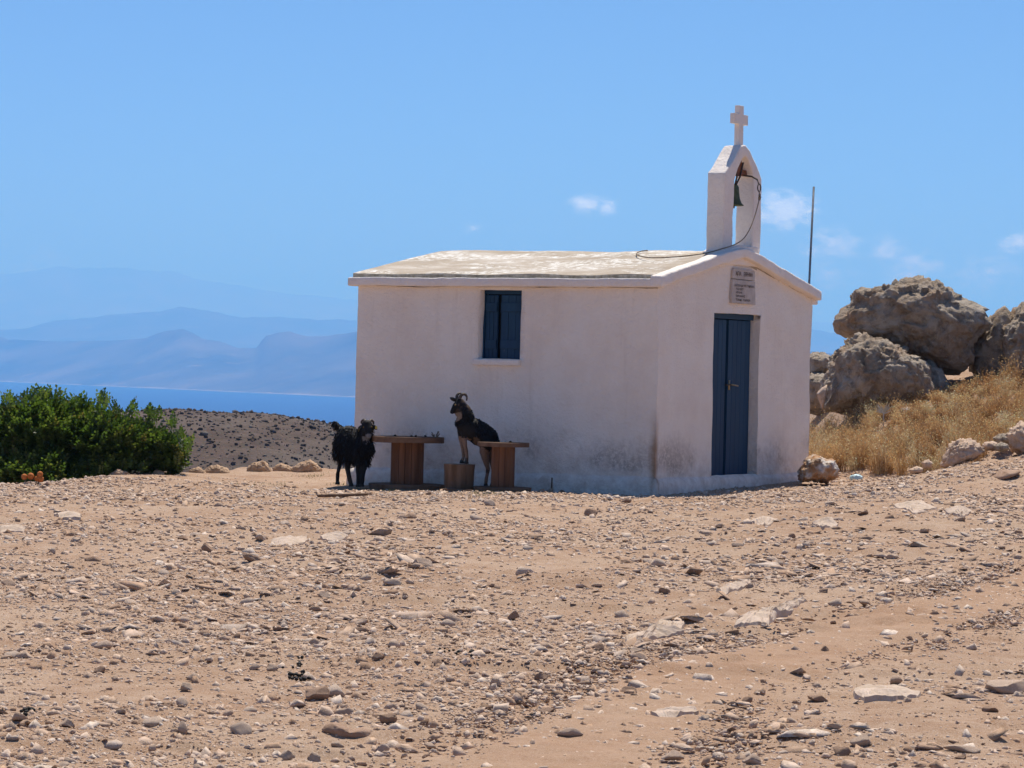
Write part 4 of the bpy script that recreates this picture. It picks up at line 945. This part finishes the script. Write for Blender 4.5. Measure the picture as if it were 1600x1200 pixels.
# log stump
sx_, sy_, sz_ = by_wall(717.5, .95); stump = empty('log_stump', (sx_, sy_, sz_)); tag(stump, 'upright sawn log stump carrying the front hooves of the standing goat', 'log')
STH = .315; nn = 36; sv = []; sf = []
for j, (zz, rr_) in enumerate([(-.02, .165), (.05, .168), (.15, .170), (.25, .176), (STH, .180)]):
    for q in range(nn):
        a_ = 2 * math.pi * q / nn; rad_ = rr_ * (1 + .03 * math.sin(3 * a_ + 1) + .018 * math.sin(11 * a_) + .012 * math.sin(17 * a_ + j)); sv.append((rad_ * math.cos(a_), rad_ * math.sin(a_), zz))
for j in range(4):
    for q in range(nn): sf.append((j * nn + q, j * nn + (q + 1) % nn, (j + 1) * nn + (q + 1) % nn, (j + 1) * nn + q))
MB().add(sv, sf).build('bark', M_BARK, stump, True)
MB().add(sv[-nn:], [tuple(range(nn))]).build('sawn_end', M_LOGTOP, stump)
def flatboard(name, px0, px1, py, p, w_, th_, mat, lab, cat, dz=.004):
    x0, y0, z0 = by_wall(px0, p, py); x1, y1, z1 = by_wall(px1, p, py); d = Vector((x1 - x0, y1 - y0, 0)); L = d.length
    o = MB().box(-L / 2, L / 2, -w_ / 2, w_ / 2, 0, th_).build(name, mat, None, False, .003); o.location = ((x0 + x1) / 2, (y0 + y1) / 2, (z0 + z1) / 2 + dz); o.rotation_euler = (0, 0, math.atan2(d.y, d.x)); return tag(o, lab, cat)
flatboard('board', 692, 748, 767, 1.22, .16, .022, M_WOODT, 'short flat board on the ground in front of the log stump', 'board')
g = ground_hit(535, 777.5); gl = ground_hit(496, 777.5); gr = ground_hit(574, 776.5)
tag(MB().tube([(gl.x, g.y - .05, g1(gl.x, g.y) + .025), (g.x, g.y, g.z + .022), (gr.x, g.y + .03, g1(gr.x, g.y) + .025)], [.016, .018, .015], 8).build('stick', M_BARK, None, True), 'long straight dark stick lying on the dirt in front of the black goat', 'stick')
x, y, z = by_wall(862, .12, 750); tag(MB().tube([(x, y, z - .02), (x + .004, y + .03, z + .17)], [.012, .009], 6).build('stick', M_BARK), 'short brown stick leaning upright on the chapel wall right of the small table', 'stick')
for i, (px, p, s, lab) in enumerate([(861, .2, .055, 'small tan stone under the short stick at the wall'), (878, .25, .04, 'small dark stone at the foot of the long chapel wall')]):
    x, y, z = by_wall(px, p, 757); o = link('stone', stone_mesh(620 + i), (M_PALE, M_BROWN)[i]); o.scale = (s, s * .8, s * .6); o.location = (x, y, z + s * .4); tag(o, lab, 'stone')
# crumpled plastic by the right corner
g = ground_hit(1338, 751); V, F = ico(4); q = V * (1 + .35 * fbm(V * 2.5, 4, 9, ridged=True))[:, None] * np.array([.075, .06, .045])
o = link('plastic_scrap', fastmesh('plastic_scrap', q, F), M_PLASTIC); o.location = (g.x, g.y, g.z + .03); tag(o, 'crumpled pale blue plastic scrap on the dirt right of the chapel', 'litter')
# droppings
def droppings(px, py, w_, n_, lab, seed):
    g = ground_hit(px, py); r = np.random.default_rng(seed); m_ = g.y / FOC; x = g.x + r.normal(0, w_ * m_ * .26, n_); y = g.y + r.normal(0, .09, n_)
    pos = np.stack([x, y, gz(x, y) + .006], 1); tag(scatter('droppings', pos, r.uniform(.007, .014, n_), M_DROP, 1, .15, (.7, 1), seed), lab, 'droppings', kind='stuff')
droppings(468, 1058, 40, 26, 'pile of black goat droppings above the large humped stone', 5)
droppings(460, 1043, 24, 9, 'thin scatter of black droppings just behind the bigger pile', 6)
droppings(48, 1112, 36, 16, 'scatter of black droppings near the lower left corner', 7)
droppings(720, 1022, 74, 15, 'loose scatter of dark droppings in the middle foreground', 8)

# ------------------------------------------------------------------ goats
def capsule_cloud(ch):  # overlapping balls along each limb, fused by the voxel remesh below
    V, F = ico(3); vs_, fs_, n_ = [], [], 0
    for c_ in ch:
        for (p, r0), (q, r1) in zip(c_[:-1], c_[1:]):
            p, q = np.array(p), np.array(q); L = np.linalg.norm(q - p); k_ = max(2, int(L / (min(r0, r1) * .35)) + 1)
            for t in np.linspace(0, 1, k_):
                vs_.append(V * (r0 + (r1 - r0) * t) + (p + (q - p) * t)); fs_.append(F + n_); n_ += len(V)
    return np.concatenate(vs_), np.concatenate(fs_)
def skin(ch, voxel, smooth):
    v, f = capsule_cloud(ch); me = fastmesh('tmp', v, f); o = bpy.data.objects.new('tmp', me); C.objects.link(o)
    m1 = o.modifiers.new('r', 'REMESH'); m1.mode = 'VOXEL'; m1.voxel_size = voxel
    m2 = o.modifiers.new('s', 'SMOOTH'); m2.factor = .5; m2.iterations = smooth
    bpy.context.view_layer.update(); dg = bpy.context.evaluated_depsgraph_get(); r = bpy.data.meshes.new_from_object(o.evaluated_get(dg)); bpy.data.objects.remove(o)
    return r
def goat(Y0, chains, colour, lab, eyes, horns, ears, hooves, hair, origin, seed, tags=()):
    m_ = Y0 / FOC
    def w3(p): return at(p[0], p[1], Y0) + Vector((0, p[2] * m_, 0))
    ox = Vector(origin)
    root = empty('goat', ox); tag(root, lab, 'goat')
    ch = [[(tuple(w3(p[:3]) - ox), p[3] * m_) for p in c_] for c_ in chains]
    me = skin(ch, .0085, 3); n_ = len(me.vertices); co = np.zeros(n_ * 3, np.float32); me.vertices.foreach_get('co', co); co = co.reshape(-1, 3).astype(float)
    # roughen the coat a little
    nrm = np.zeros(n_ * 3, np.float32); me.vertices.foreach_get('normal', nrm); nrm = nrm.reshape(-1, 3)
    # nearest chain point gives the colour
    pts, ids, tt = [], [], []
    for i, c_ in enumerate(ch):
        for j, ((p, r0), (q, r1)) in enumerate(zip(c_[:-1], c_[1:])):
            for t in np.linspace(0, 1, 8):
                pts.append(np.array(p) * (1 - t) + np.array(q) * t); ids.append(i); tt.append((j + t) / (len(c_) - 1))
    pts = np.array(pts); near = np.argmin(np.linalg.norm(co[:, None, :] - pts[None], axis=2), axis=1)
    ids = np.array(ids)[near]; tt = np.array(tt)[near]
    cols = colour(ids, tt, co, fbm(co * 14, 3, seed))
    co2 = co + nrm * (.006 * fbm(co * np.array([30, 30, 9]), 3, seed))[:, None]; me.vertices.foreach_set('co', co2.astype(np.float32).ravel()); me.update(); vcol(me, cols)
    link('body', me, M_COAT, root, True)
    for e in eyes:
        b_ = MB(); V, F = ico(2); b_.add(V * .011 + np.array(w3(e) - ox), [tuple(map(int, q)) for q in F]); b_.build('eye', M_EYE, root, True)
    for h in horns:
        pt = smoothpath([w3(p) - ox for p in h['p']], 5); r0, r1 = h['r']; MB().tube(pt, [(r0 + (r1 - r0) * i / (len(pt) - 1)) * m_ for i in range(len(pt))], 9).build('horn', M_HORN, root, True)
    for e in ears:
        a_, b_, w_ = w3(e[0]) - ox, w3(e[1]) - ox, e[2] * m_; d = b_ - a_; sd_ = d.cross(Vector((0, 1, .25))).normalized() * w_; th_ = Vector((0, 1, 0)) * w_ * .28; ev, n2 = [], 8
        for t, wd in ((0, .45), (.25, .9), (.55, 1), (.8, .7), (1, .12)):
            cc = a_ + d * t; ev += [tuple(cc + sd_ * wd * math.cos(6.283 * q / n2) + th_ * (wd * math.sin(6.283 * q / n2) + .5 * t)) for q in range(n2)]
        ef = [(i * n2 + q, i * n2 + (q + 1) % n2, (i + 1) * n2 + (q + 1) % n2, (i + 1) * n2 + q) for i in range(4) for q in range(n2)] + [tuple(range(n2)), tuple(4 * n2 + q for q in range(n2))]
        MB().add(ev, ef).build('ear', M_BLACKFUR, root, True)
    for e in tags:
        c_ = w3(e) - ox; MB().box(c_.x - .013, c_.x + .013, c_.y - .004, c_.y + .004, c_.z - .02, c_.z + .012).build('ear_tag', M_YTAG, root, False, .003)
    for h in hooves:
        c_ = w3(h) - ox; r_ = h[3] * m_
        MB().lathe([(r_ * 1.25, 0), (r_ * 1.2, r_ * .7), (r_ * .85, r_ * 1.7), (r_ * .5, r_ * 1.9)], 12, tuple(c_)).build('hoof', M_HOOF, root, True)
    # hair: hanging locks on the dark coat
    r = np.random.default_rng(seed); lum = cols.sum(1); cand = np.where(hair['where'](ids, tt, co) & (lum < .12))[0]; pick = r.choice(cand, min(hair['n'], len(cand)), replace=False)
    P = co2[pick]; N_ = nrm[pick].astype(float); L = r.uniform(*hair['len'], len(pick))[:, None]; dn_ = np.array([0, 0, -1.0])
    d = N_ * hair['out'] + dn_ * (1 - hair['out']) + r.normal(0, .18, P.shape); d /= np.linalg.norm(d, axis=1)[:, None]
    s_ = np.cross(d, r.normal(size=P.shape)); s_ /= np.linalg.norm(s_, axis=1)[:, None]; s_ *= .006
    mid = P + d * L * .5 + N_ * .008; tip = P + d * L + dn_ * L * .25
    v = np.stack([P - s_ - N_ * .004, P + s_ - N_ * .004, mid + s_ * .8, mid - s_ * .8, tip], 1).reshape(-1, 3); b_ = (np.arange(len(P)) * 5)[:, None]
    f = np.concatenate([b_ + np.array([0, 1, 2]), b_ + np.array([0, 2, 3]), b_ + np.array([3, 2, 4])]); link('hair', fastmesh('hair', v, f), M_BLACKFUR, root)
    return root
BLK = np.array((.010, .0095, .010))
# black long haired goat, rump to the left and farther, head turned to the camera
x, y, z = by_wall(548, .95, 757); YG1 = y - .15
def colG1(ids, tt, co, nz_):
    c = np.tile(BLK, (len(ids), 1)); w_ = ((ids == 2) & (tt > .86)).astype(float); c = c + w_[:, None] * np.array((.17, .165, .165)) * (nz_ > -.35)[:, None]
    w_ = ((ids == 4) & (tt > .55)) * np.clip(nz_ + .35, 0, 1); return c + w_[:, None] * np.array((.05, .035, .025))
goat(YG1, [
    [(538, 684, 10, 14), (545, 681, 6, 16), (553, 689, 0, 17), (563, 697, -5, 17.5), (569, 698, -8, 14)],          # trunk
    [(566, 688, -8, 13), (570, 676, -11, 10.5), (574, 667, -13, 9)],                                                # neck
    [(574, 664, -14, 8.5), (575.5, 670, -18, 7.3), (576.5, 676, -22, 5.6), (577, 681, -24.5, 4.2)],                # head
    [(532, 692, 12, 10), (529, 712, 14, 6.8), (530, 727, 17, 3.6), (527, 740, 16, 3.0), (526.5, 753, 15, 2.9)],    # far hind leg
    [(545, 700, 2, 11), (544, 718, 1, 6.5), (543, 732, 3, 4.2), (545, 744, 1, 3.4), (548, 755, 0, 3.3)],           # near hind leg
    [(562, 706, -6, 9), (560.5, 728, -7, 4.6), (560, 742, -7.5, 3.6), (560, 756, -8, 3.3)],                        # front leg
    [(572, 702, -8, 9.5), (569.5, 728, -9, 5.0), (567, 742, -10, 3.8), (566, 756, -10.5, 3.4)],                    # front leg
    [(535, 676, 13, 5), (530, 669, 15, 3.8), (525.5, 664, 16, 3.4), (521, 660, 16, 2.2)],                           # tail
    ], colG1, 'shaggy black goat with raised tail standing left of the wide table', [(569.3, 667, -21), (581.5, 667, -21)],
    [dict(p=[(572, 659, -14), (569.5, 656, -10), (565.5, 658, -7), (565, 662, -6)], r=(2.6, 1.2)), dict(p=[(578, 659, -14), (580.5, 656.5, -11), (583.5, 659, -8), (584, 663, -7)], r=(2.6, 1.2))],
    [((568, 664, -14), (559, 673, -15), 3.2), ((582, 664, -14), (590, 671, -14), 3.2)],
    [(526.5, 757.5, 15, 3.0), (548.5, 760, 0, 3.3), (560, 760.5, -8, 3.3), (565.5, 760, -10.5, 3.4)],
    dict(n=4200, len=(.025, .075), out=.34, where=lambda ids, tt, co: (ids < 2) | (ids == 7) | ((ids >= 3) & (ids <= 6) & (tt < .3))), (x, YG1, z), 3,
    tags=[(561.5, 671, -16.5), (588.5, 667.5, -15.5)])
# goat standing with its front hooves on the stump
YG2 = sy_ + .02
TAN = np.array((.24, .16, .115)); BEI = np.array((.36, .27, .20))
m2_ = YG2 / FOC
def colG2(ids, tt, co, nz_):
    c = np.tile(BLK, (len(ids), 1)); n2 = nz_ * .06
    leg = ((ids == 3) | (ids == 4)) & (tt + n2 > .22); c[leg] = TAN * 1.0
    hl = ((ids == 5) | (ids == 6)) & (tt + n2 * 2 > .14); c[hl] = TAN * .92
    dark = ((ids == 4) & (tt > .8)) | ((ids >= 5) & (ids <= 6) & (np.abs(tt - .66) < .05)); c[dark] = TAN * .35
    hd_ = (ids == 2) & (tt < .5) & (nz_ > .0); c[hd_] = TAN * .38
    ck = (ids == 7); c[ck] = BEI * .62; c[ck & (tt < .5)] = TAN * .2
    bl = (ids == 8) & (nz_ > -.1); c[bl] = TAN * .45
    nk = (ids == 1) & (tt > .45) & (nz_ > .02); c[nk] = TAN * .28
    return c
goat(YG2, [
    [(724, 659, -1, 12.5), (729, 665, 0, 16.2), (738, 671, 2, 18.6), (749, 677, 4, 19.2), (760, 684, 6, 17.5), (766, 690, 7, 13)],    # trunk
    [(727, 653, -1, 13.5), (724.5, 642, -2, 11.5), (720.5, 633, -3, 8.3)],                                                              # neck
    [(718.5, 629, -3, 7.2), (714, 633, -5, 6.2), (710, 639, -7, 4.8), (707, 643.5, -8.5, 3.6)],                                       # head
    [(721, 672, 4, 7), (720, 684, 5, 4.2), (722.5, 700, 5, 3.0), (724, 714, 4, 2.6), (722, 720, 2, 2.8)],                              # front leg
    [(727, 672, -5, 8.0), (725.5, 686, -6, 4.3), (728, 702, -5, 3.1), (729.5, 714, -5, 2.7), (729, 720, -6, 2.9)],                      # front leg
    [(760, 693, -1, 11), (757, 706, -3, 8), (758.5, 718, -2, 5.2), (762.5, 733, 3, 3.5), (760, 746, 2, 2.7), (759, 756, 1, 2.9)],     # hind leg
    [(767, 694, 14, 10), (766, 708, 14, 7), (768, 720, 15, 4.6), (771, 734, 18, 3.3), (769.5, 746, 17, 2.7), (769, 756, 16, 2.9)],     # hind leg
    [(712, 641, -6, 3.6), (714.5, 647, -4, 3.8)],                                                                                  # cheek and throat
    [(742, 692, 1, 3.2), (753, 697, 2, 3.5)],                                                                                    # belly
    [(773, 686, 9, 5), (777.5, 693, 11, 3.2), (778, 700, 11, 1.8)],                                                               # tail
    ], colG2, 'black goat with tan legs standing upright with front hooves on the log stump', [(711.5, 632.5, -11.5)],
    [dict(p=[(718, 623, -6), (721, 617.5, -6), (726, 616, -5), (729.5, 620, -3), (729, 626, -2)], r=(3.0, 1.1)), dict(p=[(714, 624, -1), (714, 618, 1), (718, 614.5, 3), (722, 616.5, 4)], r=(2.8, 1.1))],
    [((713.5, 626.5, -5), (703, 621, -9), 3.2), ((721, 629, -7), (727.5, 634, -11), 3.0)],
    [(721.5, 724, 2, 2.9), (728.5, 724.3, -6, 3.0), (759, 760, 1, 2.9), (769, 760, 16, 2.9)],
    dict(n=1800, len=(.012, .03), out=.25, where=lambda ids, tt, co: (ids < 2) | (ids == 9)), (sx_ + .2, YG2, sz_), 8)

# ------------------------------------------------------------------ vegetation
def leaf_sprigs(P, D, r, nl, ll, lw):
    """pinnate sprigs: stem along D with paired leaflets"""
    n_ = len(P); vs_, cs = [], []
    up_ = np.tile(np.array([0, 0, 1.0]), (n_, 1)) + r.normal(0, .35, (n_, 3)); S_ = np.cross(D, up_); S_ /= np.linalg.norm(S_, axis=1)[:, None]; U = np.cross(S_, D)
    L = r.uniform(.75, 1.25, n_)[:, None]
    base = np.array([(.082, .125, .03), (.06, .10, .026), (.115, .155, .044), (.045, .075, .022), (.155, .175, .06), (.14, .115, .05)])
    bc = base[r.choice(6, n_, p=[.29, .29, .18, .13, .07, .04])]
    for q in range(nl):
        t = (q // 2 + .5) / (nl / 2); s = 1 if q % 2 else -1
        o_ = P + D * (ll * 2.6 * t) * L; a_ = S_ * s * .85 + D * .45 + U * r.normal(.05, .28, (n_, 1)); a_ /= np.linalg.norm(a_, axis=1)[:, None]
        if q == nl - 1: a_ = D
        b_ = np.cross(a_, U + r.normal(0, .25, (n_, 3))); b_ /= np.linalg.norm(b_, axis=1)[:, None]
        l_ = ll * L * r.uniform(.8, 1.15, (n_, 1)); w_ = lw * L
        vs_.append(np.stack([o_, o_ + a_ * l_ * .5 + b_ * w_, o_ + a_ * l_, o_ + a_ * l_ * .5 - b_ * w_], 1)); cs.append(bc * r.uniform(.8, 1.2, (n_, 1)))
    v = np.concatenate(vs_).reshape(-1, 3); c = np.repeat(np.concatenate(cs), 4, 0); f = np.arange(len(v)).reshape(-1, 4); return v, f, c
r = np.random.default_rng(44)
YBU = 37.6; bc_ = at(110, 700, YBU); bush = empty('bush', (bc_.x - .3, YBU, g1(bc_.x - .3, YBU))); tag(bush, 'large dense green leafy bush growing below the plateau rim at left', 'bush')
lobes = []
for (px, py, rx, rz, dy) in [(12, 690, 62, 66, 0), (70, 675, 66, 64, -.1), (120, 680, 62, 62, .1), (165, 690, 58, 58, -.1), (205, 705, 52, 58, .0), (240, 712, 44, 56, .1), (266, 706, 26, 40, 0), (-60, 690, 70, 62, 0), (-130, 700, 60, 55, .1), (60, 740, 90, 50, -.3), (180, 745, 70, 44, -.2)]:
    c_ = at(px * .96, py + 10, YBU + dy); lobes.append((np.array(c_), rx * .93 * YBU / FOC, rz * .88 * YBU / FOC))
Ps, Ds = [], []
for c_, rx, rz in lobes:
    n_ = int(1700 * rx * rz / .25); d = r.normal(size=(n_, 3)); d /= np.linalg.norm(d, axis=1)[:, None]; rad_ = r.uniform(.45, 1.0, (n_, 1)) ** .5
    lump = 1 + .22 * fbm(d * 3.4 + c_, 3, 12)[:, None]
    Ps.append(c_ + d * rad_ * lump * np.array([rx, rx * .95, rz])); o_ = d * .8 + np.array([0, 0, .55]) + r.normal(0, .35, d.shape); Ds.append(o_ / np.linalg.norm(o_, axis=1)[:, None])
for (px, py) in [(12, 616), (20, 622), (40, 620), (58, 611), (66, 612), (76, 610), (94, 615), (120, 620), (156, 617), (160, 620), (178, 628), (205, 632), (234, 640), (240, 645), (270, 655), (283, 675), (296, 686), (290, 690), (284, 705), (276, 716), (-20, 622), (-60, 625)]:
    for q in range(9):
        c_ = np.array(at(px + r.normal(0, 4), py + 8 + abs(r.normal(0, 6)), YBU + r.normal(0, .15))); Ps.append(c_[None]); o_ = np.array([r.normal(0, .4), r.normal(0, .4), 1.0]); Ds.append((o_ / np.linalg.norm(o_))[None])
Ps, Ds = np.concatenate(Ps), np.concatenate(Ds)
ok = Ps[:, 2] > gz(Ps[:, 0], Ps[:, 1]) + .02; Ps, Ds = Ps[ok], Ds[ok]
v, f, c = leaf_sprigs(Ps, Ds, r, 9, .048, .0165); me = fastmesh('foliage', v - np.array(bush.location), f); vcol(me, c); tag(link('foliage', me, M_LEAF, bush), kind='stuff')
for q in range(14):
    c_, rx, rz = lobes[q % len(lobes)]; gx = bush.location.x + (c_[0] - bush.location.x) * .45; gy = YBU + random.uniform(-.3, .3); gzz = g1(gx, gy) - .05
    e = Vector((c_[0] + random.uniform(-.25, .25), c_[1] + random.uniform(-.3, .3), c_[2] + rz * random.uniform(.1, .6))); s0 = Vector((gx, gy, gzz))
    m1_ = s0.lerp(e, .4) + Vector((random.uniform(-.08, .08), random.uniform(-.08, .08), .05)); MB().tube(smoothpath([p - bush.location for p in (s0, m1_, e)], 4), [.03 - .024 * i / 8 for i in range(9)], 6).build('stem', M_TWIG, bush, True)
# rust orange round tufts in front of the bush
g = ground_hit(50, 758); tuft = empty('dry_plant', (g.x, g.y, g.z)); tag(tuft, 'small plant with rust orange round heads at the foot of the bush', 'plant')
for (px, py, rr_) in [(38, 745, 4.6), (48, 744, 5.2), (62.5, 741, 4.6), (58, 748, 4.2), (63, 748.5, 5.2)]:
    c_ = at(px, py, g.y) - g; V, F = ico(4); q = V * (1 + .13 * fbm(V * 9 + px, 2, 5))[:, None] * rr_ * g.y / FOC + np.array(c_)
    h = link('flower_head', fastmesh('flower_head', q, F), M_ORANGE, tuft, True); MB().tube([(c_.x * .6, c_.y, -.03), tuple(c_)], .006, 5).build('stem', M_TWIG, tuft)
# dry golden scrub on the right slope
def straw(nc, seed):
    r = np.random.default_rng(seed); X_ = r.uniform(3.4, 11.5, nc * 4); Y_ = r.uniform(37.2, 45.6, nc * 4)
    front = np.interp(X_, [3.4, 4.1, 4.6, 5.0, 5.6, 6.3, 7, 12], [39.6, 39.1, 38.4, 38.0, 38.3, 38.9, 38.9, 39.6]) + .3 * np.sin(X_ * 4) + r.normal(0, .15, len(X_))
    back = np.interp(X_, [3.4, 6, 6.5, 12], [44.8, 44.8, 45, 45.5]); ux = (np.stack([X_, Y_], 1) - NC) @ E2
    keep = (Y_ > front) & (Y_ < back) & (ux > 4.52); X_, Y_ = X_[keep][:nc], Y_[keep][:nc]; nc = len(X_)
    Hc = r.lognormal(-1.12, .36, nc) * np.interp(X_, [3.4, 4.5, 5.2, 9], [1.75, 1.55, 1.0, 1.0]) * (1 + .55 * fbm(np.stack([X_ * 1.1, Y_ * 1.1, 0 * X_], 1), 3, 6)); Hc = np.clip(.86 * Hc * np.interp(Y_, [40, 42], [1, .72]), .10, .66); Wc = r.uniform(.5, 1.1, nc)
    pal = np.array([(.50, .31, .145), (.58, .39, .20), (.40, .235, .105), (.64, .48, .28), (.29, .165, .075)]); Cc = pal[r.choice(5, nc, p=[.32, .28, .16, .16, .08])]
    ns = 46; n_ = nc * ns; ci = np.repeat(np.arange(nc), ns); H_ = Hc[ci] * r.uniform(.45, 1.08, n_)
    a_ = r.uniform(0, 6.28, n_); sp = np.abs(r.normal(0, .42, n_)) * Wc[ci]; P0 = np.stack([X_[ci] + r.normal(0, .035, n_), Y_[ci] + r.normal(0, .035, n_), 0 * H_], 1); P0[:, 2] = gz(X_, Y_, True)[ci] - .02
    out_ = np.stack([np.cos(a_) * np.sin(sp), np.sin(a_) * np.sin(sp), np.cos(sp)], 1); bend = r.normal(0, .16, (n_, 3)); bend[:, 2] = -np.abs(bend[:, 2]) * .6
    Md = P0 + out_ * (H_ * .55)[:, None]; Tp = P0 + out_ * H_[:, None] + bend * H_[:, None]
    b_ = r.uniform(0, 6.28, n_); s_ = np.stack([np.cos(b_), np.sin(b_), 0 * b_], 1) * .0042
    v = np.stack([P0 - s_, P0 + s_, Md + s_ * .8, Md - s_ * .8, Tp], 1).reshape(-1, 3); q5 = (np.arange(n_) * 5)[:, None]
    F_ = [q5 + np.array([0, 1, 2]), q5 + np.array([0, 2, 3]), q5 + np.array([3, 2, 4])]; c0 = Cc[ci] * r.uniform(.8, 1.2, (n_, 1)); c = np.repeat(c0, 5, 0); tv, tc_ = [], []
    for q in range(3):
        t = r.uniform(.4, 1.0, (n_, 1)); base = np.where(t < .55, P0 + (Md - P0) * t / .55, Md + (Tp - Md) * (t - .55) / .45); d = r.normal(0, 1, (n_, 3)); d[:, 2] = np.abs(d[:, 2]) + .2; d /= np.linalg.norm(d, axis=1)[:, None]; e = base + d * r.uniform(.025, .085, (n_, 1))
        w_ = np.cross(d, r.normal(size=(n_, 3))); w_ /= np.linalg.norm(w_, axis=1)[:, None]; tv.append(np.stack([base - w_ * .0025, base + w_ * .0025, e], 1)); tc_.append(np.repeat(c0 * .95, 3, 0))
        k2 = r.uniform(.005, .013, (n_, 1)); tv.append(np.stack([e - w_ * k2, e + w_ * k2, e + d * k2 * 1.8], 1)); tc_.append(np.repeat(c0 * r.uniform(1.0, 1.7, (n_, 1)), 3, 0))
    tv = np.concatenate(tv).reshape(-1, 3); tc_ = np.concatenate(tc_); nb_ = len(v); v = np.concatenate([v, tv]); c = np.concatenate([c, tc_])
    f = np.concatenate(F_ + [np.arange(len(tv)).reshape(-1, 3) + nb_]); me = fastmesh('dry_grass', v, f); vcol(me, np.clip(c, 0, .7)); return link('dry_grass', me, M_STRAW)
tag(straw(1150, 17), 'thick golden brown dry grass and scrub on the slope below the boulders', 'dry grass', kind='stuff')
# pale thistle at the foot of the boulders
p_ = at(1381, 640, 43.0); th_ = empty('thistle', (p_.x, p_.y, g1(p_.x, p_.y))); tag(th_, 'pale grey leafy thistle in front of the broad craggy boulder', 'plant'); b_ = MB(); zt = p_.z - th_.location.z
for q in range(34):
    a_ = random.uniform(0, 6.28); e = Vector((random.uniform(.03, .15) * math.cos(a_), .05 * math.sin(a_), zt + random.uniform(-.04, .11))); s0 = Vector((0, 0, zt - .06)); d = (e - s0); w_ = d.cross(Vector((0, 1, 0)))  .normalized() * .007
    b_.add([s0, s0.lerp(e, .5) + w_, e, s0.lerp(e, .5) - w_], [(0, 1, 2, 3)])
b_.build('leaves', M_GREY, th_); MB().tube([(0, 0, -.05), (0, 0, zt - .05)], .01, 5).build('stem', M_GREY, th_)
# thin green grass on the shade edge by the tables
r = np.random.default_rng(5); v, c = [], []
for (px, py, w_, n_) in [(600, 764, 50, 260), (757, 772, 34, 200), (530, 757, 20, 120), (400, 757, 70, 120), (480, 744, 40, 120)]:
    for q in range(n_):
        g = ground_hit(px + r.normal(0, w_ * .4), py + r.normal(0, 1.2)) if q % 12 == 0 else g
        x, y = g.x + r.normal(0, .07), g.y + r.normal(0, .25); z = g1(x, y) if q % 4 == 0 else g.z; h = r.uniform(.012, .04); a_ = r.uniform(0, 6.28); s_ = np.array([math.cos(a_), math.sin(a_), 0]) * .003; p = np.array([x, y, z - .003])
        v += [p - s_, p + s_, p + np.array([r.normal(0, .012), r.normal(0, .012), h])]; c += [np.array((.16, .17, .06)) * r.uniform(.7, 1.3)] * 3
me = fastmesh('green_grass', np.array(v), np.arange(len(v)).reshape(-1, 3)); vcol(me, np.array(c)); tag(link('green_grass', me, M_STRAW), 'thin short green grass on the dirt beside the tables', 'grass', kind='stuff')
